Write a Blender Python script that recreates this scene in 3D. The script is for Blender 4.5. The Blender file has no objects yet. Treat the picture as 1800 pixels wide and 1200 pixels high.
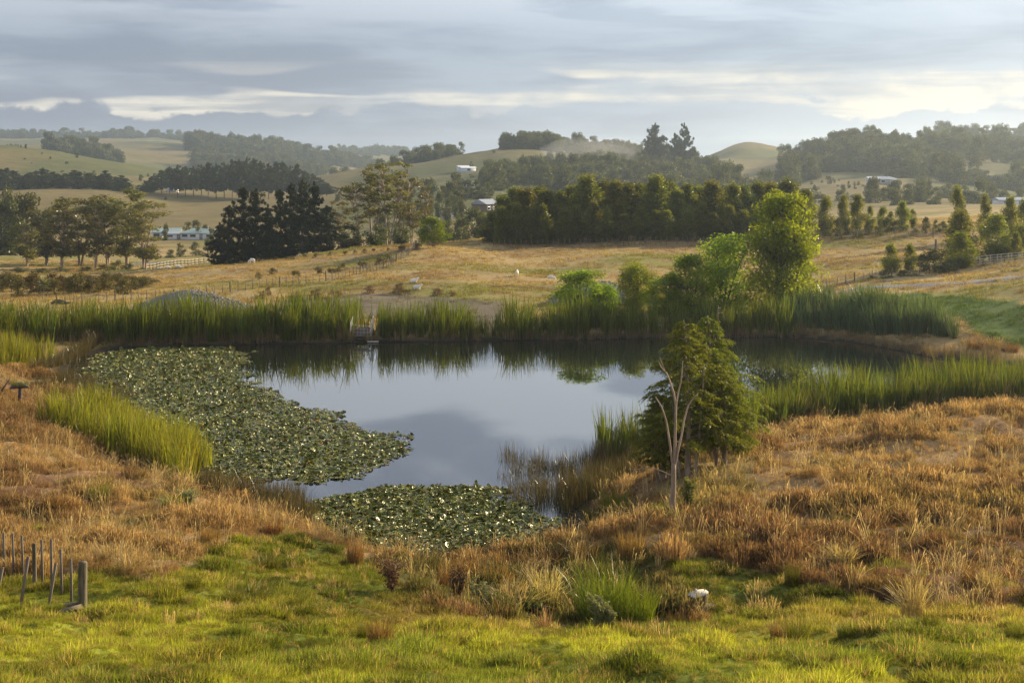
import bpy, bmesh, math, random
import numpy as np
from mathutils import Vector, Matrix

SC = bpy.context.scene
COL = SC.collection
R = math.radians
random.seed(7)
F, YH, CH = 2500.0, 275.0, 15.0        # focal length in photo pixels, horizon row, eye height above the water

# ---------------------------------------------------------------- camera
cam = bpy.data.cameras.new("camera")
cam.sensor_width = 36.0
cam.lens = 36.0 * F / 1800.0
cam.shift_y = -(600.0 - YH) / 1800.0
cam.clip_start = 0.1
cam.clip_end = 20000
camo = bpy.data.objects.new("camera", cam)
COL.objects.link(camo)
camo.location = (0, 0, CH)
camo.rotation_euler = (R(90), 0, 0)
SC.camera = camo

# ---------------------------------------------------------------- world
SUN_AZ, SUN_EL = R(54), R(18.5)          # azimuth to the right of the view axis
W = bpy.data.worlds.new("World")
SC.world = W
W.use_nodes = True
nt = W.node_tree
nt.nodes.clear()


def nd(tree, kind, **kw):
    n = tree.nodes.new(kind)
    for k, v in kw.items():
        if k == 'ins':
            for kk, vv in v.items():
                n.inputs[kk].default_value = vv
        else:
            setattr(n, k, v)
    return n


def mth(tree, op, a, b=None, c=None, clamp=False):
    n = tree.nodes.new('ShaderNodeMath')
    n.operation = op
    n.use_clamp = clamp
    for i, v in enumerate((a, b, c)):
        if v is None:
            continue
        if isinstance(v, (int, float)):
            n.inputs[i].default_value = v
        else:
            tree.links.new(v, n.inputs[i])
    return n.outputs[0]


def mixc(tree, fac, a, b, blend='MIX'):
    n = tree.nodes.new('ShaderNodeMix')
    n.data_type = 'RGBA'
    n.blend_type = blend
    for s, v in ((n.inputs[0], fac), (n.inputs[6], a), (n.inputs[7], b)):
        if isinstance(v, (int, float)):
            s.default_value = v
        elif isinstance(v, tuple):
            s.default_value = v if len(v) == 4 else (*v, 1)
        else:
            tree.links.new(v, s)
    return n.outputs[2]


def mapr(tree, v, a, b, c=0.0, d=1.0, smooth=True):
    n = tree.nodes.new('ShaderNodeMapRange')
    n.interpolation_type = 'SMOOTHSTEP' if smooth else 'LINEAR'
    tree.links.new(v, n.inputs[0])
    for i, x in enumerate((a, b, c, d)):
        n.inputs[i + 1].default_value = x
    return n.outputs[0]


def build_world():
    t = nt
    L = t.links
    sky = nd(t, 'ShaderNodeTexSky', sky_type='NISHITA', sun_disc=False, sun_elevation=SUN_EL,
             sun_rotation=SUN_AZ, air_density=1.0, dust_density=1.5, ozone_density=1.2)
    tc = nd(t, 'ShaderNodeTexCoord')
    sep = nd(t, 'ShaderNodeSeparateXYZ')
    L.new(tc.outputs['Generated'], sep.inputs[0])
    x, y, z = sep.outputs
    zc = mth(t, 'MAXIMUM', z, 0.0)
    # towards the sun the deck is brighter and bluer
    sd = nd(t, 'ShaderNodeVectorMath', operation='DOT_PRODUCT')
    L.new(tc.outputs['Generated'], sd.inputs[0])
    sd.inputs[1].default_value = (math.sin(SUN_AZ), math.cos(SUN_AZ), 0.25)
    g = mapr(t, sd.outputs['Value'], 0.35, 1.0)
    # cloud deck overhead: direction projected on a plane
    den = mth(t, 'ADD', zc, 0.06)
    cmb = nd(t, 'ShaderNodeCombineXYZ')
    L.new(mth(t, 'ADD', mth(t, 'DIVIDE', x, den), DECKOFF), cmb.inputs[0])
    L.new(mth(t, 'DIVIDE', y, den), cmb.inputs[1])
    n1 = nd(t, 'ShaderNodeTexNoise', ins={'Scale': 0.85, 'Detail': 8.0, 'Roughness': 0.52, 'Distortion': 0.5})
    L.new(cmb.outputs[0], n1.inputs['Vector'])
    deck = mixc(t, mapr(t, n1.outputs[0], 0.43, 0.54), mixc(t, g, (2.16, 2.40, 3.13), (2.86, 3.35, 4.18)),
                mixc(t, g, (4.21, 4.41, 4.92), (4.96, 5.55, 6.16)))
    # low sky: long soft streaks
    def cloud(sx, sz, off, scale, detail, rough, dist):
        c = nd(t, 'ShaderNodeCombineXYZ')
        L.new(mth(t, 'MULTIPLY_ADD', x, sx, off), c.inputs[0])
        L.new(mth(t, 'MULTIPLY', y, sx), c.inputs[1])
        L.new(mth(t, 'MULTIPLY', z, sz), c.inputs[2])
        n = nd(t, 'ShaderNodeTexNoise', ins={'Scale': scale, 'Detail': detail, 'Roughness': rough, 'Distortion': dist})
        L.new(c.outputs[0], n.inputs['Vector'])
        return n.outputs[0]
    low = mapr(t, z, 0.07, 0.15, 1.0, 0.0)
    nA = cloud(1.0, 11.0, 1.3, 2.6, 7.0, 0.55, 0.3)
    nB = cloud(1.0, 5.0, 4.1, 9.0, 8.0, 0.55, 0.5)
    f = mth(t, 'ADD', mth(t, 'MULTIPLY', nA, 0.6), mth(t, 'MULTIPLY', nB, 0.4))
    lowc = mixc(t, mapr(t, f, 0.42, 0.58), mixc(t, g, (1.36, 1.61, 2.16), (1.99, 2.52, 3.34)),
                mixc(t, g, (1.99, 2.31, 2.86), (2.72, 3.31, 4.10)))
    deck = mixc(t, low, deck, lowc)
    # a gap in the deck above the hills where far cumulus stands in the sun: flat top, billowing foot
    nC = cloud(1.0, 7.5, SKYOFF, 4.6, 2.0, 0.5, 0.2)
    nD = cloud(1.0, 2.2, 6.3, 19.0, 6.0, 0.55, 0.25)
    nE = cloud(1.0, 16.0, 2.2, 5.0, 5.0, 0.5, 0.2)
    zj = mth(t, 'ADD', z, mth(t, 'MULTIPLY', mth(t, 'SUBTRACT', nD, 0.5), 0.055))
    zk = mth(t, 'ADD', z, mth(t, 'MULTIPLY', mth(t, 'SUBTRACT', nE, 0.5), 0.022))
    band = mth(t, 'MULTIPLY', mapr(t, zj, 0.031, 0.036), mapr(t, zk, 0.056, 0.068, 1.0, 0.0))
    br = mth(t, 'MULTIPLY', mapr(t, nC, 0.45, 0.53), band)
    streak = mapr(t, nE, 0.42, 0.58, 0.25, 1.0)
    br = mth(t, 'MULTIPLY', br, mth(t, 'MULTIPLY', streak, mapr(t, nD, 0.36, 0.60, 0.35, 1.0)))
    deck = mixc(t, mth(t, 'MULTIPLY', br, 0.95), deck, (4.9, 4.6, 4.0))
    col = mixc(t, 0.9, sky.outputs[0], deck)
    bg = nd(t, 'ShaderNodeBackground', ins={'Strength': 0.1})
    L.new(col, bg.inputs[0])
    out = nd(t, 'ShaderNodeOutputWorld')
    L.new(bg.outputs[0], out.inputs[0])
    W.cycles.sampling_method = 'MANUAL'
    W.cycles.sample_map_resolution = 512


SKYOFF = 12.4
DECKOFF = 11.7
build_world()

# ---------------------------------------------------------------- sun
sun = bpy.data.lights.new("sun", 'SUN')
sun.energy = 5.0
sun.angle = R(0.6)
sun.color = (1.0, 0.81, 0.53)
suno = bpy.data.objects.new("sun", sun)
COL.objects.link(suno)
sdir = Vector((math.sin(SUN_AZ) * math.cos(SUN_EL), math.cos(SUN_AZ) * math.cos(SUN_EL), math.sin(SUN_EL)))
suno.rotation_euler = sdir.to_track_quat('Z', 'Y').to_euler()
suno.location = (60, 60, 80)

# ---------------------------------------------------------------- exposure and render settings
SC.view_settings.view_transform = 'Standard'
SC.view_settings.look = 'None'
SC.view_settings.exposure = 0.92
SC.view_settings.gamma = 1.0
SC.view_settings.use_curve_mapping = False
SC.render.engine = 'CYCLES'
cy = SC.cycles
cy.max_bounces = 6
cy.diffuse_bounces = 2
cy.glossy_bounces = 2
cy.transmission_bounces = 3
cy.volume_bounces = 1
cy.transparent_max_bounces = 4
cy.caustics_reflective = False
cy.caustics_refractive = False
cy.sample_clamp_indirect = 4.0
cy.use_denoising = True
cy.use_adaptive_sampling = True
cy.adaptive_threshold = 0.02

# ---------------------------------------------------------------- numeric helpers
RNG = np.random.default_rng(11)


def _hash(ix, iy, seed):
    h = (ix.astype(np.int64) * 374761393 + iy.astype(np.int64) * 668265263 + seed * 1442695041) & 0xFFFFFFFF
    h = ((h ^ (h >> 13)) * 1274126177) & 0xFFFFFFFF
    h = h ^ (h >> 16)
    return (h & 0xFFFF) / 65535.0


def vnoise(x, y, seed=0):
    x = np.asarray(x, float)
    y = np.asarray(y, float)
    ix = np.floor(x)
    iy = np.floor(y)
    fx = x - ix
    fy = y - iy
    fx = fx * fx * (3 - 2 * fx)
    fy = fy * fy * (3 - 2 * fy)
    a = _hash(ix, iy, seed)
    b = _hash(ix + 1, iy, seed)
    c = _hash(ix, iy + 1, seed)
    d = _hash(ix + 1, iy + 1, seed)
    return (a + (b - a) * fx) * (1 - fy) + (c + (d - c) * fx) * fy


def fbm(x, y, seed=0, octv=4):
    s = 0.0
    amp = 0.5
    tot = 0.0
    for i in range(octv):
        s = s + amp * vnoise(x * 2 ** i + 17.3 * i, y * 2 ** i - 9.1 * i, seed + i)
        tot += amp
        amp *= 0.5
    return s / tot


def sstep(a, b, v):
    t = np.clip((v - a) / (b - a), 0, 1)
    return t * t * (3 - 2 * t)


def inpoly(px, py, poly):
    px = np.asarray(px, float)
    py = np.asarray(py, float)
    ins = np.zeros(px.shape, bool)
    n = len(poly)
    for i in range(n):
        x1, y1 = poly[i]
        x2, y2 = poly[(i + 1) % n]
        c = (y1 > py) != (y2 > py)
        xi = (x2 - x1) * (py - y1) / ((y2 - y1) if y2 != y1 else 1e-9) + x1
        ins ^= c & (px < xi)
    return ins


def polydist(px, py, poly, closed=True):
    px = np.asarray(px, float)
    py = np.asarray(py, float)
    best = np.full(px.shape, 1e9)
    n = len(poly)
    for i in range(n if closed else n - 1):
        x1, y1 = poly[i]
        x2, y2 = poly[(i + 1) % n]
        dx, dy = x2 - x1, y2 - y1
        l2 = dx * dx + dy * dy + 1e-12
        t = np.clip(((px - x1) * dx + (py - y1) * dy) / l2, 0, 1)
        d = np.hypot(px - x1 - t * dx, py - y1 - t * dy)
        best = np.minimum(best, d)
    return best


def onwater(px, py):
    """point of the water plane seen at a photo pixel"""
    D = F * CH / (py - YH)
    return ((px - 900) / F * D, D)


# ---------------------------------------------------------------- terrain
CTRL = []


def cz(px, D, z):
    CTRL.append((px, D, z))


def cp(px, py, D):
    CTRL.append((px, D, CH - (py - YH) / F * D))


for p in (-700, 0, 900, 1800, 2500):
    cz(p, 12, 9.9)
    cp(p, 1200, 22)
for p, q in ((-700, 1120), (0, 1108), (300, 1112), (600, 1122), (900, 1128), (1200, 1128), (1500, 1122), (1800, 1112), (2500, 1110)):
    cp(p, q, 29)
for p, q in ((-600, 1000), (0, 1012), (300, 1012), (600, 1045), (900, 1070), (1080, 1085), (1200, 1078), (1500, 1045), (1800, 1035), (2400, 1020)):
    cp(p, q, 38)
for p, q in ((-600, 920), (0, 930), (300, 935), (550, 960), (700, 990), (850, 1015), (1000, 995), (1180, 938), (1500, 925), (1800, 920), (2400, 900)):
    cp(p, q, 46)
for p, q in ((0, 872), (300, 885), (450, 905), (1183, 895)):
    cp(p, q, 52)
for p, q in ((-600, 800), (0, 820), (200, 832), (330, 855), (1250, 823), (1500, 815), (1800, 800), (2400, 770)):
    cp(p, q, 58)
for p, q in ((-600, 730), (0, 760), (100, 785), (1350, 772), (1500, 757), (1650, 738), (1800, 727), (2100, 700)):
    cp(p, q, 66)
for p, z in ((1350, .3), (1500, .4), (1800, .6), (2200, 1.5)):
    cz(p, 75, z)
for p, q in ((-500, 690), (0, 710), (60, 742)):
    cp(p, q, 75)
for p, z in ((-400, 2.2), (-100, 1.8), (0, 1.5), (60, .5)):
    cz(p, 90, z)
for p, z in ((-400, 2.0), (-150, 1.4), (0, .9), (1800, .3), (2100, 1.2)):
    cz(p, 106, z)
for p in (0, 300, 600, 900, 1200, 1400):
    cz(p, 122, .6)
cz(-400, 122, 1.2)
for p, q, D in ((1620, 528, 126), (1800, 545, 115), (1500, 517, 132), (1740, 598, 108), (1900, 555, 112), (2100, 540, 115),
                (1440, 523, 140), (1600, 505, 136), (1800, 487, 132), (2000, 470, 128)):
    cp(p, q, D)
for p, z in ((-300, .8), (0, .6), (300, .6), (600, .8), (900, .9), (1200, .9)):
    cz(p, 138, z)
for p, q in ((-300, 525), (0, 520), (300, 512), (600, 500), (900, 500), (1200, 503), (1500, 482), (1700, 472), (1800, 452), (2100, 430)):
    cp(p, q, 155)
for p, q in ((-300, 505), (0, 500), (200, 490), (400, 477), (600, 458), (750, 441), (900, 452), (1100, 450), (1300, 457), (1500, 442), (1700, 432), (1800, 426), (2200, 400)):
    cp(p, q, 185)
for p, q in ((370, 467), (450, 461), (600, 441), (750, 431), (870, 427), (1000, 426), (1240, 417), (1500, 406), (1650, 397), (1800, 392), (2200, 380)):
    cp(p, q, 208)
for p, z in ((-300, -5), (0, -4.7), (150, -4.6), (300, -4.4), (450, -3.6), (600, -1.6), (750, 0), (1000, 2.6), (1300, 3), (1600, 4), (1900, 5)):
    cz(p, 240, z)
for p, z in ((-300, -7), (0, -6.6), (300, -7.4), (600, -6), (800, -4.5), (1000, 0), (1300, 0), (1600, 1.5), (1900, 2.5)):
    cz(p, 300, z)
for p, z in ((-300, -9), (0, -9.2), (330, -8.4), (600, -7), (700, -5), (820, -2.5), (1000, -2), (1300, -3), (1600, .2), (1900, .7)):
    cz(p, 420, z)
for p, q in ((-300, 345), (0, 345), (215, 347), (300, 362), (450, 356), (560, 352), (650, 340), (800, 330), (1000, 345), (1300, 345), (1430, 345), (1550, 326), (1650, 345), (1800, 352), (2100, 350)):
    cp(p, q, 600)
for p, q in ((-300, 300), (0, 300), (200, 312), (300, 322), (450, 338), (650, 318), (800, 300), (1000, 300), (1100, 308), (1300, 322), (1450, 303), (1550, 300), (1650, 292), (1800, 290), (2100, 280)):
    cp(p, q, 800)
for p, q in ((-300, 250), (0, 258), (80, 266), (150, 279), (290, 302), (450, 320), (650, 301), (770, 289), (880, 265), (950, 262), (1050, 276), (1120, 276), (1240, 290), (1310, 300), (1400, 278), (1450, 268), (1540, 254), (1700, 258), (1800, 252), (2100, 240)):
    cp(p, q, 950)
for p, z in ((-300, 8), (0, 5), (150, 0), (450, -12), (650, -16), (800, -2), (950, 5), (1120, 6), (1240, 9), (1310, 22), (1400, 14), (1520, 20), (1650, 24), (1800, 29), (2100, 35)):
    cz(p, 1180, z)
for p, q in ((1235, 283), (1275, 262), (1312, 253), (1350, 259), (1400, 275), (1560, 249), (1650, 249), (1800, 238), (2100, 230)):
    cp(p, q, 1300)
for p, z in ((-300, 22), (0, 22), (100, 20), (180, 14), (300, 1), (450, -5), (650, -14), (900, -5), (1100, -5), (1300, 5), (1500, 10), (1800, 20)):
    cz(p, 1450, z)
for p, z in ((-300, 30), (0, 26), (200, 30), (300, 31), (350, 24), (450, 20), (550, 10), (650, -2), (760, -8), (1000, -5), (1500, 5), (1900, 10)):
    cz(p, 1900, z)
for p, z in ((-300, 45), (0, 45), (250, 46), (400, 36), (500, 22), (600, 14), (680, 22), (760, 8), (860, -2), (1200, -8), (1900, 0)):
    cz(p, 2800, z)
for p in (-700, 0, 900, 1800, 2500):
    cz(p, 4200, -15)
CTRL = np.array(CTRL)


def _uv(px, D):
    return np.stack([np.asarray(px, float) / 420.0, 3.2 * np.log(np.asarray(D, float))], -1)


_CU = _uv(CTRL[:, 0], CTRL[:, 1])


def _kern(r2):
    return 0.5 * r2 * np.log(r2 + 1e-12)


def _solve():
    n = len(_CU)
    d2 = ((_CU[:, None] - _CU[None]) ** 2).sum(-1)
    K = _kern(d2) + np.eye(n) * 0.004
    P = np.hstack([np.ones((n, 1)), _CU])
    A = np.vstack([np.hstack([K, P]), np.hstack([P.T, np.zeros((3, 3))])])
    return np.linalg.solve(A, np.concatenate([CTRL[:, 2], np.zeros(3)]))


_TW = _solve()

POND_PX = [(150, 622), (230, 610), (400, 606), (620, 602), (830, 599), (900, 598), (1060, 596), (1250, 592), (1400, 592), (1480, 598),
           (1560, 612), (1640, 628), (1720, 637), (1800, 641), (1900, 645), (2000, 650), (2000, 690), (1800, 712), (1650, 722), (1500, 735), (1380, 752), (1300, 768),
           (1200, 788), (1130, 815), (1080, 850), (1010, 890), (1000, 925), (990, 955), (900, 970), (800, 985), (720, 990), (650, 975),
           (590, 955), (545, 925), (480, 893), (400, 872), (335, 858), (300, 800), (240, 745), (180, 715), (150, 690), (110, 660), (112, 635)]
POND = [onwater(*p) for p in POND_PX]


def pond_sd(x, y):
    d = polydist(x, y, POND)
    return np.where(inpoly(x, y, POND), -d, d)


def terr(x, y, detail=True):
    x = np.atleast_1d(np.asarray(x, float))
    y = np.atleast_1d(np.asarray(y, float))
    ye = np.maximum(y, 12.0)
    px = np.clip(900 + F * x / np.maximum(y, 24.0), -900, 2700)
    U = _uv(px, np.minimum(ye, 4600))
    z = np.empty(x.shape)
    for i in range(0, len(x), 20000):
        u = U[i:i + 20000]
        d2 = ((u[:, None] - _CU[None]) ** 2).sum(-1)
        z[i:i + 20000] = _kern(d2) @ _TW[:-3] + _TW[-3] + u @ _TW[-2:]
    z = z + np.clip(12.0 - y, 0, 14) * 0.28
    if detail:
        near = 1 - sstep(60, 110, y)
        z = z + near * ((fbm(x / 2.6, y / 2.6, 3, 3) - .5) * 0.60 + (fbm(x / .9, y / .9, 5, 3) - .5) * 0.42)
        mid = sstep(120, 150, y) * (1 - sstep(300, 500, y))
        z = z + mid * ((fbm(x / 14, y / 9, 8, 3) - .5) * 1.1 + (fbm(x / 3, y / 2.0, 9, 3) - .5) * 0.30)
        far = sstep(420, 700, y)
        z = z + far * ((fbm(x / 90, y / 110, 21, 4) - .5) * 9 + (fbm(x / 30, y / 40, 25, 3) - .5) * 3.2)
    m = (y < 190) & (y > 30)
    if m.any():
        sd = pond_sd(x[m], y[m])
        zz = z[m]
        wid = np.where(y[m] > 95, 6.0, 5.0)
        s = np.clip(sd / wid, 0, 1)
        s = s * s * (3 - 2 * s)
        out = (0.10 + 0.22 * np.clip(sd, 0, 2)) * (1 - s) + np.maximum(zz, 0.2) * s
        zz = np.where(sd < 0, np.maximum(-0.9, 0.10 + sd * 0.30), np.where(sd < 12, out, zz))
        z[m] = zz
    return z


def gz(px, D):
    return float(terr([(px - 900) / F * D], [D])[0])


def gpt(px, D):
    x = (px - 900) / F * D
    return (x, D, float(terr([x], [D])[0]))


def zat(py, D):
    return CH - (py - YH) / F * D


def dground(px, py, d0, d1):
    """distance at which the ground is seen at a photo pixel, searched between d0 and d1"""
    ds = np.linspace(d0, d1, 160)
    zz = terr((px - 900) / F * ds, ds)
    q = YH + F * (CH - zz) / ds
    return float(ds[np.argmin(np.abs(q - py))])


# ---------------------------------------------------------------- mesh helpers
class Geo:
    def __init__(s):
        s.v, s.f, s.t, s.n = [], [], [], 0

    def add(s, v, f, t=None):
        v = np.asarray(v, float).reshape(-1, 3)
        s.v.append(v)
        s.f.append(np.asarray(f, int).reshape(-1, 4) + s.n)
        s.t.append(np.full(len(v), .5) if t is None else np.asarray(t, float))
        s.n += len(v)
        return s

    def box(s, lo, hi, M=None):
        x0, y0, z0 = lo
        x1, y1, z1 = hi
        v = np.array([(x0, y0, z0), (x1, y0, z0), (x1, y1, z0), (x0, y1, z0), (x0, y0, z1), (x1, y0, z1), (x1, y1, z1), (x0, y1, z1)], float)
        if M is not None:
            v = np.array([M @ Vector(p) for p in v])
        return s.add(v, [(0, 3, 2, 1), (4, 5, 6, 7), (0, 1, 5, 4), (1, 2, 6, 5), (2, 3, 7, 6), (3, 0, 4, 7)])

    def tube(s, pts, rad, k=6, cap=True):
        pts = np.asarray(pts, float)
        n = len(pts)
        rad = np.broadcast_to(np.asarray(rad, float), (n,))
        d = np.gradient(pts, axis=0)
        d /= np.linalg.norm(d, axis=1, keepdims=True) + 1e-12
        ref = np.array([0.0, 0, 1]) if abs(d[:, 2]).mean() < .8 else np.array([1.0, 0, 0])
        a = np.cross(d, ref)
        a /= np.linalg.norm(a, axis=1, keepdims=True) + 1e-12
        b = np.cross(d, a)
        th = np.linspace(0, 2 * np.pi, k, endpoint=False)
        v = pts[:, None] + rad[:, None, None] * (np.cos(th)[None, :, None] * a[:, None] + np.sin(th)[None, :, None] * b[:, None])
        f = []
        for i in range(n - 1):
            for j in range(k):
                f.append((i * k + j, i * k + (j + 1) % k, (i + 1) * k + (j + 1) % k, (i + 1) * k + j))
        v = v.reshape(-1, 3)
        if cap:
            v = np.vstack([v, pts[-1] + d[-1] * rad[-1] * .15])
            e = (n - 1) * k
            for j in range(0, k, 2):
                f.append((e + j, e + (j + 1) % k, e + (j + 2) % k, n * k))
        return s.add(v, f)

    def leaves(s, c, u, v, t):
        n = len(c)
        V = np.stack([c - u, c - v, c + u, c + v], 1).reshape(-1, 3)
        s.add(V, np.arange(n * 4).reshape(n, 4), np.repeat(t, 4))
        return s

    def mesh(s, name, smooth=False):
        me = bpy.data.meshes.new(name)
        V = np.vstack(s.v)
        Fq = np.vstack(s.f)
        me.vertices.add(len(V))
        me.vertices.foreach_set('co', V.astype(np.float32).ravel())
        me.loops.add(len(Fq) * 4)
        me.loops.foreach_set('vertex_index', Fq.astype(np.int32).ravel())
        me.polygons.add(len(Fq))
        me.polygons.foreach_set('loop_start', np.arange(0, len(Fq) * 4, 4, dtype=np.int32))
        me.polygons.foreach_set('loop_total', np.full(len(Fq), 4, np.int32))
        if smooth:
            me.polygons.foreach_set('use_smooth', np.ones(len(Fq), bool))
        a = me.attributes.new('tint', 'FLOAT', 'POINT')
        a.data.foreach_set('value', np.concatenate(s.t).astype(np.float32))
        me.update(calc_edges=True)
        return me


def unit(v):
    return v / (np.linalg.norm(v, axis=-1, keepdims=True) + 1e-12)


def tag(o, label=None, cat=None, group=None, kind=None):
    if label:
        o['label'] = label
    if cat:
        o['category'] = cat
    if group:
        o['group'] = group
    if kind:
        o['kind'] = kind
    return o


def obj(name, me, mat=None, parent=None):
    o = bpy.data.objects.new(name, me)
    COL.objects.link(o)
    if mat is not None and not me.materials:
        me.materials.append(mat)
    if parent is not None:
        o.parent = parent
    return o


def empty(name, loc, label, cat, group=None, rz=0.0, scale=None):
    o = bpy.data.objects.new(name, None)
    COL.objects.link(o)
    o.location = loc
    o.rotation_euler = (0, 0, rz)
    if scale is not None:
        o.scale = scale
    o.empty_display_size = .2
    return tag(o, label, cat, group)


ORD = ["leftmost", "second", "third", "fourth", "fifth", "sixth", "seventh", "eighth", "ninth", "tenth", "eleventh", "twelfth", "thirteenth",
       "fourteenth", "fifteenth", "sixteenth", "seventeenth", "eighteenth", "nineteenth", "twentieth"]
for _w in ("twenty", "thirty", "forty", "fifty"):
    ORD += [_w + "-" + q for q in ("first", "second", "third", "fourth", "fifth", "sixth", "seventh", "eighth", "ninth")] + \
           [{"twenty": "thirtieth", "thirty": "fortieth", "forty": "fiftieth", "fifty": "sixtieth"}[_w]]


def nth(i):
    return "leftmost" if i == 0 else ORD[i] + " from the left"


# ---------------------------------------------------------------- materials
def newmat(name):
    m = bpy.data.materials.new(name)
    m.use_nodes = True
    m.node_tree.nodes.clear()
    return m, m.node_tree


def leaf_mat(name, dark, light, trans=.45, rough=.5, spec=.25, autumn=None, instancer=False, warm=(1.35, 1.3, .6)):
    """leaf or blade: diffuse, light let through and a thin gloss; colour varies leaf by leaf and plant by plant"""
    m, t = newmat(name)
    L = t.links
    at = nd(t, 'ShaderNodeAttribute', attribute_name='tint')
    oi = nd(t, 'ShaderNodeObjectInfo')
    c = mixc(t, at.outputs['Fac'], dark, light)
    if autumn:
        c = mixc(t, mth(t, 'MULTIPLY', mapr(t, at.outputs['Fac'], .86, 1.0), autumn[1]), c, autumn[0])
    if instancer:
        ia = nd(t, 'ShaderNodeAttribute', attribute_name='icol', attribute_type='INSTANCER')
        mul = nd(t, 'ShaderNodeVectorMath', operation='SCALE')
        L.new(ia.outputs['Color'], mul.inputs[0])
        L.new(mapr(t, at.outputs['Fac'], 0, 1, .65, 1.35, False), mul.inputs['Scale'])
        c = mul.outputs[0]
    else:
        hs = nd(t, 'ShaderNodeHueSaturation')
        L.new(mapr(t, oi.outputs['Random'], 0, 1, .48, .52, False), hs.inputs['Hue'])
        L.new(mapr(t, oi.outputs['Random'], 0, 1, .8, 1.22, False), hs.inputs['Value'])
        L.new(c, hs.inputs['Color'])
        c = hs.outputs[0]
    df = nd(t, 'ShaderNodeBsdfDiffuse')
    tr = nd(t, 'ShaderNodeBsdfTranslucent')
    gl = nd(t, 'ShaderNodeBsdfGlossy', ins={'Roughness': rough, 'Color': (.9, .9, .85, 1)})
    L.new(c, df.inputs['Color'])
    wt = mixc(t, 1.0, c, warm, 'MULTIPLY')
    L.new(wt, tr.inputs['Color'])
    m1 = nd(t, 'ShaderNodeMixShader', ins={0: trans})
    L.new(df.outputs[0], m1.inputs[1])
    L.new(tr.outputs[0], m1.inputs[2])
    m2 = nd(t, 'ShaderNodeMixShader')
    lw = nd(t, 'ShaderNodeLayerWeight', ins={'Blend': .25})
    L.new(mth(t, 'MULTIPLY', lw.outputs['Fresnel'], spec * .14), m2.inputs[0])
    L.new(m1.outputs[0], m2.inputs[1])
    L.new(gl.outputs[0], m2.inputs[2])
    o = nd(t, 'ShaderNodeOutputMaterial')
    L.new(m2.outputs[0], o.inputs[0])
    return m


def solid_mat(name, c1, c2, scale=6.0, rough=.8, bump=.0, stretch=None, spec=.3, metal=0.0, obj_coords=True):
    m, t = newmat(name)
    L = t.links
    tc = nd(t, 'ShaderNodeTexCoord')
    src = tc.outputs['Object']
    if stretch:
        mp = nd(t, 'ShaderNodeMapping', ins={'Scale': stretch})
        L.new(src, mp.inputs[0])
        src = mp.outputs[0]
    n = nd(t, 'ShaderNodeTexNoise', ins={'Scale': scale, 'Detail': 6.0, 'Roughness': .65})
    L.new(src, n.inputs['Vector'])
    c = mixc(t, mapr(t, n.outputs[0], .32, .68), c1, c2)
    p = nd(t, 'ShaderNodeBsdfPrincipled', ins={'Roughness': rough, 'Specular IOR Level': spec, 'Metallic': metal})
    L.new(c, p.inputs['Base Color'])
    if bump:
        b = nd(t, 'ShaderNodeBump', ins={'Strength': bump, 'Distance': .02})
        L.new(n.outputs[0], b.inputs['Height'])
        L.new(b.outputs[0], p.inputs['Normal'])
    o = nd(t, 'ShaderNodeOutputMaterial')
    L.new(p.outputs[0], o.inputs[0])
    return m


M = {}
M['bark_grey'] = solid_mat('bark_grey', (.16, .12, .09), (.34, .27, .21), 5, .9, .6, (1, 1, .25))
M['bark_pale'] = solid_mat('bark_pale', (.22, .155, .105), (.42, .32, .23), 2.5, .85, .4, (1, 1, .3))
M['bark_dark'] = solid_mat('bark_dark', (.045, .035, .028), (.12, .09, .07), 4, .95, .6, (1, 1, .3))
M['post_wood'] = solid_mat('post_wood', (.07, .055, .032), (.19, .155, .10), 9, .85, .5, (1, 1, .12))
M['batten_wood'] = solid_mat('batten_wood', (.10, .08, .06), (.22, .18, .14), 9, .85, .4, (1, 1, .12))
M['pale_wood'] = solid_mat('pale_wood', (.42, .37, .30), (.62, .57, .48), 6, .8, .3)
M['log_wood'] = solid_mat('log_wood', (.09, .07, .05), (.21, .17, .13), 7, .9, .6, (.2, 1, 1))
M['wire'] = solid_mat('wire', (.25, .25, .25), (.35, .35, .34), 9, .4, 0, None, .5, .8)
M['galv'] = solid_mat('galvanised_steel', (.36, .37, .38), (.5, .5, .5), 9, .45, 0, None, .5, .6)
M['gravel'] = solid_mat('gravel', (.10, .095, .09), (.30, .285, .27), 14, .95, .9)
M['wool'] = solid_mat('wool', (.66, .61, .50), (.80, .76, .66), 12, .95, .5)
M['white_wall'] = solid_mat('white_wall', (.70, .69, .66), (.78, .77, .74), 3, .7)
M['brown_wall'] = solid_mat('brown_wall', (.16, .10, .075), (.22, .145, .11), 3, .8)
M['grey_wall'] = solid_mat('grey_wall', (.28, .28, .28), (.36, .36, .35), 3, .8)
M['green_roof'] = solid_mat('green_roof', (.20, .29, .25), (.28, .36, .32), 2, .45)
M['grey_roof'] = solid_mat('grey_roof', (.25, .27, .30), (.36, .38, .41), 2, .4)
M['white_roof'] = solid_mat('white_roof', (.66, .67, .68), (.76, .77, .78), 2, .4)
M['glass'] = solid_mat('window_glass', (.03, .035, .04), (.05, .055, .06), 2, .1, 0, None, .6)
M['road'] = solid_mat('road_asphalt', (.14, .135, .13), (.20, .195, .185), 1.5, .9)
M['stump'] = solid_mat('stump_wood', (.055, .047, .04), (.15, .13, .11), 6, .9, .7, (1, 1, .3))
M['cut_wood'] = solid_mat('cut_wood', (.48, .44, .36), (.64, .60, .52), 8, .8, .3)
M['bleached'] = solid_mat('bleached_wood', (.66, .64, .60), (.78, .76, .72), 5, .7, .3)

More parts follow.
